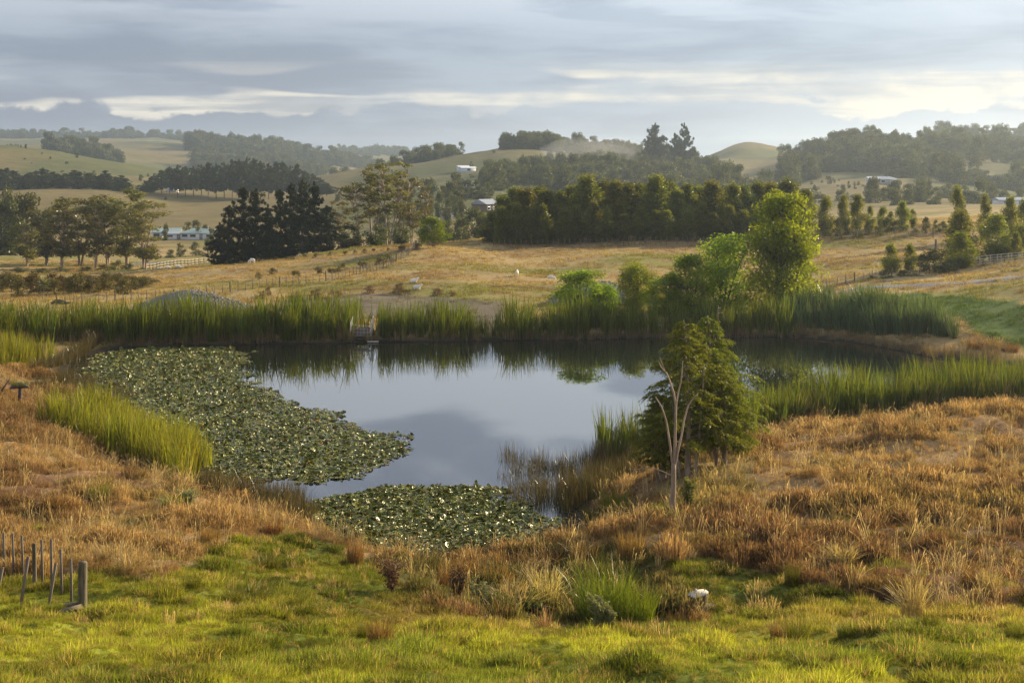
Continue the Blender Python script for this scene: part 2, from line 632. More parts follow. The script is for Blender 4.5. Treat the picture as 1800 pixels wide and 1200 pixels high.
# ---------------------------------------------------------------- ground cover
LAWN2 = [(-400, 1015), (0, 1008), (60, 1022), (170, 1008), (260, 1015), (390, 955), (480, 925), (560, 940), (600, 970), (650, 1003), (720, 1035), (770, 1075),
         (850, 1095), (1000, 1105), (1200, 1105), (1280, 1095), (1400, 1090), (1800, 1068), (2200, 1060), (2200, 1300), (-400, 1300)]
LAWN3 = [(1130, 990), (1250, 978), (1330, 1005), (1480, 1040), (1580, 1065), (1700, 1075), (1500, 1105), (1250, 1095), (1180, 1065)]
GULLY = [(620, 975), (700, 990), (850, 990), (1000, 950), (1100, 950), (1180, 1000), (1230, 1080), (1200, 1105), (1000, 1105), (850, 1090), (760, 1065), (690, 1020)]
BARE = [(1150, 850), (1210, 815), (1290, 800), (1330, 810), (1320, 850), (1270, 900), (1190, 930)]
EMBK = [(1430, 532), (1500, 518), (1600, 517), (1700, 523), (1850, 540), (1900, 620), (1750, 612), (1690, 560), (1560, 545), (1440, 545)]
GRAV = [(480, 545), (520, 523), (640, 517), (770, 521), (880, 530), (900, 560), (880, 575), (700, 560), (560, 552)]


def cover(x, y, z):
    """ground colour (albedo) and how grassy it is: lawn weight"""
    px = 900 + F * x / np.maximum(y, 12)
    py = YH + F * (CH - z) / np.maximum(y, 12)
    nb = fbm(x / 3.1, y / 3.1, 31, 4)
    nm = fbm(x / 9.0, y / 9.0, 41, 4)
    jx = (fbm(x / 1.3, y / 1.3, 51, 3) - .5)
    wob = jx * 70
    lawn = (y < 31 + jx * 9) | (inpoly(px + wob * .6, py + wob * .5, LAWN2) & (y < 47)) | (inpoly(px + wob, py + wob * .5, LAWN3) & (y < 50))
    lawn = lawn.astype(float)
    g = np.array([.22, .235, .030])
    g2 = np.array([.12, .145, .022])
    gold = np.array([.32, .205, .092])
    red = np.array([.18, .102, .052])
    oliv = np.array([.20, .175, .05])
    k = sstep(.40, .62, nb)[..., None]
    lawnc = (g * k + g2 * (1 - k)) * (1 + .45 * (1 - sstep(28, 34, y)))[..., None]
    dry = sstep(.52, .68, nm)[..., None]
    lawnc = lawnc * (.62 + .38 * sstep(.34, .5, fbm(x / 1.6, y / 1.1, 57, 3)))[..., None]  # shade of lawn hollows put into the colour as darker patches
    lawnc = lawnc * (1 - .55 * dry) + np.array([.30, .22, .07]) * .55 * dry
    right = sstep(1100, 1300, px)
    kr = sstep(.36, .66, nb * .55 + nm * .45 + right * (1 - sstep(42, 64, y)) * .14)[..., None]
    goldc = gold * (1 - kr) + red * kr
    ko = sstep(.56, .72, fbm(x / 2.2, y / 2.2, 61, 3))[..., None]
    goldc = goldc * (1 - .35 * ko) + oliv * .35 * ko
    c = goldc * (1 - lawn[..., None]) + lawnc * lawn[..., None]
    gu = (inpoly(px + wob, py + wob * .4, GULLY) & (y < 56))[..., None]
    c = np.where(gu, np.array([.115, .10, .035]) * (.7 + .6 * nb[..., None]), c)
    ba = (inpoly(px + wob, py + wob * .4, BARE) & (y < 66))[..., None]
    c = np.where(ba, np.array([.22, .165, .065]) * (.7 + .6 * nb[..., None]), c)
    # beyond the pond
    nf = fbm(x / 22, y / 12, 71, 4)
    nf2 = fbm(x / 5, y / 3, 72, 4)
    pad = np.array([.34, .25, .11]) * (1 - sstep(.45, .68, nf)[..., None]) + np.array([.20, .185, .05]) * sstep(.45, .68, nf)[..., None]
    kk = sstep(.52, .70, nf2)[..., None]
    pad = pad * (1 - .55 * kk) + np.array([.24, .15, .075]) * .55 * kk
    mid = sstep(98, 118, y)[..., None]
    c = c * (1 - mid) + pad * mid
    em = (inpoly(px + wob * .6, py + wob * .2, EMBK) & (y > 98) & (y < 136))[..., None]
    c = np.where(em, np.array([.085, .125, .03]) * (.7 + .6 * nf2[..., None]), c)
    gr = (inpoly(px + wob * .5, py + wob * .2, GRAV) & (y > 122) & (y < 152))[..., None]
    c = np.where(gr, np.array([.15, .125, .085]) * (.6 + .8 * nf2[..., None]), c)
    # the tree belt's shade painted as a dark strip at its foot, and the brown bank across the right paddock
    st = sstep(192, 197, y) * (1 - sstep(206, 214, y)) * sstep(830, 900, px) * (1 - sstep(1640, 1700, px))
    c = c * (1 - .6 * st[..., None]) + np.array([.16, .10, .05]) * .6 * st[..., None]
    bk = np.exp(-((y - (168 + 3 * nf2)) / 3.2) ** 2) * sstep(1400, 1460, px) * (1 - sstep(1620, 1680, px))
    c = c * (1 - .75 * bk[..., None]) + np.array([.13, .085, .045]) * .75 * bk[..., None]
    # far country: pale brown pasture with green hollows
    nh = fbm(x / 120, y / 160, 81, 4)
    hill = np.array([.165, .13, .052]) * (1 - sstep(.42, .62, nh)[..., None]) + np.array([.095, .10, .034]) * sstep(.42, .62, nh)[..., None]
    fr = sstep(330, 480, y)[..., None]
    c = c * (1 - fr) + hill * fr
    sd = np.full(x.shape, 50.0)
    m = (y > 40) & (y < 180)
    if m.any():
        sd[m] = pond_sd(x[m], y[m])
    mud = (1 - sstep(.3, 1.3, sd))[..., None]
    c = c * (1 - mud) + np.array([.028, .022, .014]) * mud
    return np.clip(c, 0, 1), lawn, sd, px, py


def ground_material():
    m, t = newmat('ground_cover')
    L = t.links
    at = nd(t, 'ShaderNodeAttribute', attribute_name='Col')
    geo = nd(t, 'ShaderNodeNewGeometry')
    n1 = nd(t, 'ShaderNodeTexNoise', ins={'Scale': 2.3, 'Detail': 8.0, 'Roughness': .7})
    L.new(geo.outputs['Position'], n1.inputs['Vector'])
    n2 = nd(t, 'ShaderNodeTexNoise', ins={'Scale': .11, 'Detail': 7.0, 'Roughness': .65})
    L.new(geo.outputs['Position'], n2.inputs['Vector'])
    hs = nd(t, 'ShaderNodeVectorMath', operation='SCALE')
    L.new(at.outputs['Color'], hs.inputs[0])
    f = mth(t, 'MULTIPLY', mapr(t, n1.outputs[0], .25, .75, .62, 1.32, False), mapr(t, n2.outputs[0], .3, .7, .78, 1.2, False))
    L.new(f, hs.inputs['Scale'])
    p = nd(t, 'ShaderNodeBsdfPrincipled', ins={'Roughness': .95, 'Specular IOR Level': .1})
    L.new(hs.outputs[0], p.inputs['Base Color'])
    b = nd(t, 'ShaderNodeBump', ins={'Strength': .9, 'Distance': .12})
    L.new(n1.outputs[0], b.inputs['Height'])
    L.new(b.outputs[0], p.inputs['Normal'])
    o = nd(t, 'ShaderNodeOutputMaterial')
    L.new(p.outputs[0], o.inputs[0])
    return m


def build_ground():
    ys = np.concatenate([np.linspace(-30, 13, 16), 14 * (4600 / 14) ** np.linspace(0, 1, 620)])
    ts = np.linspace(-1.4, 1.4, 300)
    wdt = 0.4 * np.maximum(ys, 0) + 15
    X = ts[None, :] * wdt[:, None]
    Y = np.repeat(ys[:, None], len(ts), 1)
    sh = X.shape
    x, y = X.ravel(), Y.ravel()
    z = terr(x, y)
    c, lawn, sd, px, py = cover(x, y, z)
    V = np.stack([x, y, z], -1)
    nr, nc = sh
    i = np.arange(nr - 1)[:, None] * nc + np.arange(nc - 1)[None]
    Fq = np.stack([i, i + 1, i + nc + 1, i + nc], -1).reshape(-1, 4)
    g = Geo().add(V, Fq)
    me = g.mesh('ground', True)
    a = me.color_attributes.new('Col', 'FLOAT_COLOR', 'POINT')
    a.data.foreach_set('color', np.hstack([c, np.ones((len(c), 1))]).astype(np.float32).ravel())
    o = obj('ground', me, ground_material())
    tag(o, 'rolling pasture ground with green lawn, golden dry grass and far brown hills', 'ground', kind='structure')
    return float(z.min())


ZMIN = build_ground()


# ---------------------------------------------------------------- water
def water_material():
    m, t = newmat('pond_water')
    L = t.links
    geo = nd(t, 'ShaderNodeNewGeometry')
    n = nd(t, 'ShaderNodeTexNoise', ins={'Scale': .9, 'Detail': 3.0})
    L.new(geo.outputs['Position'], n.inputs['Vector'])
    b = nd(t, 'ShaderNodeBump', ins={'Strength': .012, 'Distance': .05})
    L.new(n.outputs[0], b.inputs['Height'])
    p = nd(t, 'ShaderNodeBsdfPrincipled', ins={'Base Color': (.012, .014, .010, 1), 'Roughness': .02, 'IOR': 2.9})
    L.new(b.outputs[0], p.inputs['Normal'])
    o = nd(t, 'ShaderNodeOutputMaterial')
    L.new(p.outputs[0], o.inputs[0])
    return m


def build_water():
    bm = bmesh.new()
    P = np.array(POND)
    cx, cyy = P.mean(0)
    vs = [bm.verts.new((a, b, 0)) for a, b in P]
    f = bm.faces.new(vs)
    if f.normal.z < 0:
        f.normal_flip()
    bmesh.ops.triangulate(bm, faces=bm.faces[:])
    me = bpy.data.meshes.new('water')
    bm.to_mesh(me)
    bm.free()
    for p in me.polygons:
        pass
    o = obj('water', me, water_material())
    tag(o, 'still pond water mirroring the grey sky and the reeds', 'pond', kind='structure')
    me.update()
    if me.polygons[0].normal.z < 0:
        me.flip_normals()


build_water()


# ---------------------------------------------------------------- scatter by geometry nodes (only for what nobody could count)
def scatter(name, protos, pts, rz, scl, label, cat, tilt=None, icol=None):
    pts = np.asarray(pts, np.float32)
    n = len(pts)
    me = bpy.data.meshes.new(name)
    me.vertices.add(n)
    me.vertices.foreach_set('co', pts.ravel())
    rot = np.zeros((n, 3), np.float32)
    rot[:, 2] = rz
    if tilt is not None:
        rot[:, :2] = tilt
    a = me.attributes.new('rot', 'FLOAT_VECTOR', 'POINT')
    a.data.foreach_set('vector', rot.ravel())
    s = np.asarray(scl, np.float32)
    if s.ndim == 1:
        s = np.repeat(s[:, None], 3, 1)
    a = me.attributes.new('scl', 'FLOAT_VECTOR', 'POINT')
    a.data.foreach_set('vector', np.ascontiguousarray(s).ravel())
    a = me.attributes.new('idx', 'INT', 'POINT')
    a.data.foreach_set('value', RNG.integers(0, len(protos), n).astype(np.int32))
    if icol is not None:
        a = me.attributes.new('icol', 'FLOAT_COLOR', 'POINT')
        a.data.foreach_set('color', np.hstack([icol, np.ones((n, 1))]).astype(np.float32).ravel())
    o = obj(name, me)
    ng = bpy.data.node_groups.new(name, 'GeometryNodeTree')
    ng.interface.new_socket('Geometry', in_out='INPUT', socket_type='NodeSocketGeometry')
    ng.interface.new_socket('Geometry', in_out='OUTPUT', socket_type='NodeSocketGeometry')
    N, L = ng.nodes, ng.links
    gi, go = N.new('NodeGroupInput'), N.new('NodeGroupOutput')
    ip = N.new('GeometryNodeInstanceOnPoints')
    L.new(gi.outputs[0], ip.inputs['Points'])
    jn = N.new('GeometryNodeJoinGeometry')
    for pr in protos:
        oi = N.new('GeometryNodeObjectInfo')
        oi.inputs['Object'].default_value = pr
        oi.inputs['As Instance'].default_value = True
        L.new(oi.outputs['Geometry'], jn.inputs[0])
    L.new(jn.outputs[0], ip.inputs['Instance'])
    ip.inputs['Pick Instance'].default_value = True

    def named(nm, ty):
        q = N.new('GeometryNodeInputNamedAttribute')
        q.data_type = ty
        q.inputs[0].default_value = nm
        return q.outputs[0]
    L.new(named('idx', 'INT'), ip.inputs['Instance Index'])
    er = N.new('FunctionNodeEulerToRotation')
    L.new(named('rot', 'FLOAT_VECTOR'), er.inputs[0])
    L.new(er.outputs[0], ip.inputs['Rotation'])
    L.new(named('scl', 'FLOAT_VECTOR'), ip.inputs['Scale'])
    L.new(ip.outputs[0], go.inputs[0])
    md = o.modifiers.new('scatter', 'NODES')
    md.node_group = ng
    return tag(o, label, cat, kind='stuff')


def proto(name, geo, mat, smooth=False):
    me = geo.mesh(name, smooth)
    me.materials.append(mat)
    return bpy.data.objects.new(name, me)


def blades(rng, n, h0, h1, w, spread, lean, seg=3, head=None, curve=.5, base_r=None):
    """n strips rising from a patch of radius spread; head = (length fraction, width) widens the tip into a seed head"""
    g = Geo()
    a = rng.uniform(0, 2 * np.pi, n)
    r = spread * np.sqrt(rng.uniform(0, 1, n))
    b0 = np.stack([r * np.cos(a), r * np.sin(a), np.zeros(n)], -1)
    h = rng.uniform(h0, h1, n)
    la = a + rng.normal(0, .8, n)
    ld = np.stack([np.cos(la), np.sin(la), np.zeros(n)], -1)
    ln = np.abs(rng.normal(0, lean, n)) * h
    wa = rng.uniform(0, np.pi, n)
    wd = np.stack([np.cos(wa), np.sin(wa), np.zeros(n)], -1)
    ti = rng.uniform(0, 1, n)
    V = []
    ks = list(np.linspace(0, 1, seg + 1))
    if head:
        ks = [0, .5, 1 - head[0], 1 - head[0] * .5, 1.0]
    for k in ks:
        c = b0 + ld * (ln * k ** (1 + 2 * curve))[:, None] + np.array([0, 0, 1.0]) * (h * (k - .18 * (ln / h) * k * k))[:, None]
        ww = w * (1 - k) ** .6 if not head else (w if k < 1 - head[0] + 1e-6 else (head[1] if k < 1 else w * .3))
        if not head:
            ww = max(ww, w * .08)
        V += [c - wd * ww / 2, c + wd * ww / 2]
    m = len(ks)
    V = np.stack(V, 1)
    f = []
    for k in range(m - 1):
        f.append(np.stack([np.arange(n) * 2 * m + 2 * k, np.arange(n) * 2 * m + 2 * k + 1, np.arange(n) * 2 * m + 2 * k + 3, np.arange(n) * 2 * m + 2 * k + 2], -1))
    g.add(V.reshape(-1, 3), np.vstack(f), np.repeat(ti, 2 * m))
    return g


M['grass'] = leaf_mat('grass_blade', (0, 0, 0), (1, 1, 1), .5, .55, .12, instancer=True, warm=(1.15, 1.12, .75))
M['reed'] = leaf_mat('reed_blade', (.05, .075, .012), (.15, .165, .03), .5, .45, .25)
M['reed_yellow'] = leaf_mat('reed_blade_yellow', (.11, .125, .015), (.27, .25, .04), .5, .4, .3)
M['reed_blue'] = leaf_mat('reed_blade_bluish', (.06, .095, .045), (.13, .17, .075), .4, .35, .5)
M['reed_dead'] = leaf_mat('reed_dead_stalk', (.13, .085, .045), (.27, .19, .11), .3, .6, .2)
M['sedge'] = leaf_mat('sedge_stalk', (.035, .032, .014), (.13, .10, .05), .3, .3, .8)

LAWN_P = [proto('lawn_tuft', blades(RNG, 34, .05, .15, .011, .14, .5, 2), M['grass']) for _ in range(5)]
DRY_P = [proto('dry_tuft', blades(RNG, 34, .16, .42, .008, .17, .30, 3, (.25, .015), .3), M['grass']) for _ in range(6)]
STALK_P = [proto('seed_stalk', blades(RNG, 9, .45, .85, .006, .14, .35, 3, (.18, .018), .6), M['grass']) for _ in range(4)]
MID_P = [proto('pasture_tuft', blades(RNG, 22, .10, .30, .035, .30, .4, 2), M['grass']) for _ in range(5)]


def sample(n, x0, x1, d0, d1, pw=2.0):
    """ground points spread evenly over the view wedge between two photo columns and two distances"""
    D = (RNG.uniform(0, 1, n) * (d1 ** pw - d0 ** pw) + d0 ** pw) ** (1 / pw)
    px = RNG.uniform(x0, x1, n)
    return (px - 900) / F * D, D


def build_grass():
    # lawn
    x, y = sample(150000, -430, 2230, 19, 50, 1.3)
    z = terr(x, y)
    c, lawn, sd, px, py = cover(x, y, z)
    rnd = RNG.uniform(0, 1, len(x))
    k = ((lawn > .5) | ((y < 60) & (rnd < .12))) & (sd > 1.2)
    x, y, z, c, lawn = x[k], y[k], z[k], c[k], lawn[k]
    hum = fbm(x / .7, y / .7, 91, 3)
    s = RNG.uniform(.5, 1.2, len(x)) * (.55 + 1.1 * sstep(.42, .72, hum))
    dry = RNG.uniform(0, 1, len(x)) < .16
    c = np.where(dry[:, None], np.array([.34, .25, .10]), np.where((lawn < .5)[:, None], np.array([.17, .17, .04]), c))
    cc = c * RNG.uniform(.55, 1.45, (len(x), 1)) * np.array([1.05, 1.0, .9]) * (.7 + .6 * hum[:, None])
    scatter('lawn_grass', LAWN_P, np.stack([x, y, z - .01], -1), RNG.uniform(0, 6.28, len(x)), s,
            'short yellow-green lawn grass across the foreground', 'grass', icol=cc)
    # dry golden grass on the two near slopes
    x, y = sample(158000, -330, 2130, 26, 100, 1.45)
    z = terr(x, y)
    c, lawn, sd, px, py = cover(x, y, z)
    ba = inpoly(px, py, BARE) & (RNG.uniform(0, 1, len(x)) < .75)
    clump = fbm(x / .8, y / .8, 93, 3)
    big = fbm(x / 3.5, y / 3.5, 97, 3)
    k = ((lawn < .5) | ((RNG.uniform(0, 1, len(x)) < .05) & (y > 30))) & (sd > 1.0) & ~ba & (RNG.uniform(.25, .62, len(x)) < clump * .6 + big * .4 + .08)
    x, y, z, c, px, clump, big, lawn = x[k], y[k], z[k], c[k], px[k], clump[k], big[k], lawn[k]
    s = RNG.uniform(.55, 1.2, len(x)) * (.45 + .85 * sstep(.35, .7, clump)) * (.55 + .8 * sstep(.36, .62, big))
    s = np.where(px < 800, s * .8, s) * np.where(lawn > .5, .6, 1)
    c = np.where((lawn > .5)[:, None], np.array([.36, .26, .12]), c)
    cc = c * RNG.uniform(.45, 1.5, (len(x), 1)) * (.6 + .8 * clump[:, None])
    cc = np.clip(cc, 0, .75)
    scatter('dry_grass', DRY_P, np.stack([x, y, z - .02], -1), RNG.uniform(0, 6.28, len(x)), s,
            'tall dry golden grass on the slopes either side of the pond', 'grass', icol=cc)
    # sparse taller seed stalks
    x, y = sample(11000, -330, 2130, 30, 90, 1.45)
    z = terr(x, y)
    c, lawn, sd, px, py = cover(x, y, z)
    k = (lawn < .5) & (sd > 1.0) & (RNG.uniform(.2, .7, len(x)) < fbm(x / 2, y / 2, 99, 3))
    x, y, z = x[k], y[k], z[k]
    cc = np.array([.42, .31, .16]) * RNG.uniform(.5, 1.4, (len(x), 1))
    scatter('seed_grass', STALK_P, np.stack([x, y, z - .02], -1), RNG.uniform(0, 6.28, len(x)), RNG.uniform(.6, 1.3, len(x)),
            'thin pale seed stalks standing above the dry grass', 'grass', icol=cc, tilt=RNG.normal(0, .2, (len(x), 2)))
    # rough pasture beyond the pond
    x, y = sample(74000, -160, 1960, 106, 300, 1.2)
    z = terr(x, y)
    c, lawn, sd, px, py = cover(x, y, z)
    gr = (inpoly(px, py, GRAV) & (y < 152))
    k = (sd > 1.0) & ~(gr & (RNG.uniform(0, 1, len(x)) < .85)) & (RNG.uniform(.3, .6, len(x)) < fbm(x / 3, y / 2.2, 95, 3))
    x, y, z, c = x[k], y[k], z[k], c[k]
    s = RNG.uniform(.5, 1.3, len(x))
    cc = c * RNG.uniform(.8, 1.25, (len(x), 1))
    scatter('pasture_grass', MID_P, np.stack([x, y, z - .02], -1), RNG.uniform(0, 6.28, len(x)), np.stack([s * 1.3, s * 1.3, s], -1),
            'grazed dry pasture grass beyond the pond', 'grass', icol=cc)


build_grass()

# ---------------------------------------------------------------- reeds
RNG2 = np.random.default_rng(23)


def reed_protos(mat, n, h0, h1, w, sp, lean, key):
    return [proto(key, blades(RNG2, n, h0, h1, w, sp, lean, 4, None, .7), M[mat]) for _ in range(5)]


REED_P = reed_protos('reed', 16, 1.3, 3.1, .075, .34, .13, 'reed_clump')
REEDY_P = reed_protos('reed_yellow', 20, 1.2, 2.5, .05, .32, .16, 'reed_yellow_clump')
REEDB_P = reed_protos('reed_blue', 18, 1.3, 2.8, .08, .36, .20, 'reed_blue_clump')
DEAD_P = reed_protos('reed_dead', 16, .5, 1.3, .03, .34, .25, 'dead_stalk_clump')
SEDGE_P = reed_protos('sedge', 22, .4, 1.3, .02, .34, .20, 'sedge_clump')


def bed(name, protos, line, off0, off1, dens, label, smin=.75, smax=1.1, gaps=(), edge_dead=0, hfun=None, pix=True):
    """plants along a shoreline given in photo pixels on the water plane; off0..off1 metres away from the eye"""
    P = np.array([onwater(*p) for p in line]) if pix else np.array(line)
    seg = np.linalg.norm(np.diff(P, axis=0), axis=1)
    cum = np.concatenate([[0], np.cumsum(seg)])
    n = int(cum[-1] * (off1 - off0) * dens)
    u = RNG2.uniform(0, cum[-1], n)
    i = np.clip(np.searchsorted(cum, u) - 1, 0, len(seg) - 1)
    f = (u - cum[i]) / seg[i]
    p = P[i] + (P[i + 1] - P[i]) * f[:, None]
    o = RNG2.uniform(off0, off1, n)
    x, y = p[:, 0], p[:, 1] + o
    px = 900 + F * p[:, 0] / p[:, 1]
    k = np.ones(n, bool)
    for a, b, keep in gaps:
        k &= ~((px > a) & (px < b) & (RNG2.uniform(0, 1, n) > keep))
    k &= RNG2.uniform(.2, .5, n) < fbm(x / 1.7, y / 1.7, 101, 3) + .08
    x, y, px = x[k], y[k], px[k]
    z = np.maximum(terr(x, y), -.25)
    s = RNG2.uniform(smin * .8, smax, len(x)) * (.55 + .85 * fbm(x / 2.5, y / 2.5, 103, 3))
    if hfun is not None:
        s *= hfun(px)
    return scatter(name, protos, np.stack([x, y, z - .03], -1), RNG2.uniform(0, 6.28, len(x)), s, label, 'reeds',
                   tilt=RNG2.normal(0, .09, (len(x), 2)))


FAR = [(-60, 622), (60, 616), (150, 611), (230, 609), (400, 605), (620, 601)]
bed('reeds', REED_P, FAR, 0, 7, 3.4, 'long bed of tall green reeds on the left far shore', .9, 1.2, hfun=lambda p: 1 + .06 * np.sin(p / 37))
bed('dead_reeds', DEAD_P, FAR, -.5, .8, 5, 'pale dead stalks at the foot of the left far reeds')
bed('dead_reeds', DEAD_P, FAR, .5, 7, .5, 'straw-coloured dead stems among the left far reeds', 1.3, 2.0)
bed('reeds', REED_P, [(655, 601), (740, 600), (828, 599)], 0, 5, 3.6, 'block of tall green reeds right of the small jetty')
bed('reeds', REED_P, [(622, 601), (655, 601)], 1.5, 4, 1.2, 'sparse reeds behind the small jetty', .5, .8)
bed('dead_reeds', DEAD_P, [(640, 601), (740, 600), (890, 598)], -.4, .8, 4, 'pale dead stalks below the reeds right of the jetty')
bed('reeds', REED_P, [(820, 599), (890, 598)], 0, 3, 2.6, 'low sparse reeds in the gap of the far shore', .45, .75)
bed('reeds', REED_P, [(888, 598), (1060, 596), (1250, 592), (1400, 592)], 0, 4.5, 3.2, 'green reeds below the bright trees on the far shore', .8, 1.1)
bed('dead_reeds', DEAD_P, [(888, 598), (1060, 596), (1250, 592), (1420, 593)], -.5, .7, 5, 'dead brown stalks along the water under the bright trees')
bed('reeds', REEDB_P, [(1400, 592), (1480, 597), (1560, 608), (1640, 616), (1695, 622)], 1.5, 9, 3.6, 'bluish green reeds on the right far shore', .95, 1.25)
bed('dead_reeds', DEAD_P, [(1400, 592), (1480, 598), (1560, 612), (1640, 628), (1720, 637), (1800, 641)], -.5, 1.8, 5, 'brown trampled stalks along the right far shore', .5, .9)
bed('reeds', REED_P, [(1340, 765), (1400, 752), (1500, 738), (1650, 724), (1800, 714), (1900, 708)], -.5, 5.5, 5.6, 'tall green reeds behind the golden grass on the right', .82, 1.04,
    hfun=lambda p: np.where(p < 1460, .85, 1.0))
bed('dead_reeds', DEAD_P, [(1340, 765), (1500, 738), (1800, 714), (1900, 708)], -.5, 4.5, .8, 'straw-coloured dead stems among the right near reeds', 1.2, 2.0)
bed('reeds', REEDY_P, [(90, 770), (150, 785), (210, 805), (270, 832), (330, 862)], -1.5, 5.5, 4.2, 'sunlit yellow-green reeds on the left near shore', .8, 1.1)
bed('reeds', REEDY_P, [(-60, 670), (0, 668), (50, 660)], -2, 6, 3.2, 'bright reeds at the left edge of the picture', .9, 1.15)
bed('sedge', SEDGE_P, [(70, 690), (120, 680), (170, 700), (215, 735)], -3, 5, 3.0, 'brownish rushes between the left reeds and the lily pads', .6, .9)
bed('sedge', SEDGE_P, [(75, 660), (110, 640), (150, 622)], -4, 6, 3.0, 'brown rushes in the left corner of the pond', .8, 1.1)
bed('sedge', SEDGE_P, [(345, 868), (400, 880), (470, 900), (540, 935)], -1, 3.2, 7, 'dark thin rushes at the near left water edge', .8, 1.2)
bed('sedge', SEDGE_P, [(880, 865), (930, 885), (1000, 895), (1080, 868), (1150, 835)], -1.0, 9.5, 6.5, 'dark brown rushes standing in the water by the bare tree', .8, 1.35, hfun=lambda p: .65 + .3 * sstep(880, 1000, p), gaps=((860, 930, .5),))
bed('reeds', REED_P, [(1060, 800), (1130, 800), (1200, 790), (1260, 775)], -1.5, 4.0, 3.0, 'dark green reeds behind the bare forked tree', .6, .9)
bed('reeds', REED_P, [(1250, 790), (1340, 765)], -1, 3, 3.0, 'shaded reeds right of the leafy conifers', .6, .8)


# ---------------------------------------------------------------- lily pads
def pad_geo(rng, curl=False):
    """a floating leaf: a notched disc with a wavy, partly lifted rim"""
    g = Geo()
    k = 12
    th = np.linspace(.18, 2 * np.pi - .18, k)
    lift = .05 * np.sin(th * 2 + rng.uniform(0, 6)) + .14 * np.maximum(0, np.sin(th + rng.uniform(0, 6))) ** 2
    if curl:
        ph = rng.uniform(0, 6)
        lift = lift * .4 + .62 * np.maximum(0, np.cos(th - ph)) ** 3
    r1 = .6 * (1 + .05 * rng.normal(size=k))
    r2 = 1.0 * (1 + .07 * rng.normal(size=k))
    a = np.stack([r1 * np.cos(th), r1 * np.sin(th), lift * .35 + .01], -1)
    b = np.stack([r2 * np.cos(th), r2 * np.sin(th), lift + .012], -1)
    V = np.vstack([[(0, 0, 0)], a, b])
    f = []
    for j in range(k - 1):
        f.append((1 + j, 1 + j + 1, 1 + k + j + 1, 1 + k + j))
    for j in range(0, k - 2, 2):
        f.append((0, 1 + j, 2 + j, 3 + j))
    f.append((0, 1 + k - 2, 1 + k - 1, 0 + 1 + k - 1) if False else (0, 1 + k - 3, 1 + k - 2, 1 + k - 1))
    V[:, 2] += .0
    return g.add(V, f)


def pad_material():
    m, t = newmat('lily_pad')
    L = t.links
    oi = nd(t, 'ShaderNodeObjectInfo')
    r = nd(t, 'ShaderNodeValToRGB')
    cr = r.color_ramp
    cr.elements[0].position = 0
    cr.elements[0].color = (.075, .10, .012, 1)
    cr.elements[1].position = 1
    cr.elements[1].color = (.22, .13, .03, 1)
    for p, c in ((.3, (.14, .165, .02, 1)), (.6, (.22, .235, .03, 1)), (.85, (.25, .22, .04, 1))):
        e = cr.elements.new(p)
        e.color = c
    L.new(oi.outputs['Random'], r.inputs[0])
    p = nd(t, 'ShaderNodeBsdfPrincipled', ins={'Roughness': .34, 'IOR': 1.5, 'Specular IOR Level': .42})
    L.new(r.outputs[0], p.inputs['Base Color'])
    o = nd(t, 'ShaderNodeOutputMaterial')
    L.new(p.outputs[0], o.inputs[0])
    return m


M['pad'] = pad_material()
PATCH1 = [(150, 626), (230, 614), (330, 611), (425, 611), (445, 630), (420, 648), (430, 668), (480, 688), (530, 712), (600, 735), (650, 757), (735, 775), (722, 795), (650, 826), (620, 846),
          (560, 849), (480, 846), (420, 850), (350, 850), (320, 795), (262, 748), (215, 722), (182, 692), (150, 655)]
PATCH2 = [(530, 895), (590, 870), (700, 855), (790, 854), (865, 864), (910, 880), (970, 898), (1010, 920), (1000, 962), (930, 974), (850, 982), (780, 992), (700, 992), (635, 975), (575, 955), (532, 928)]


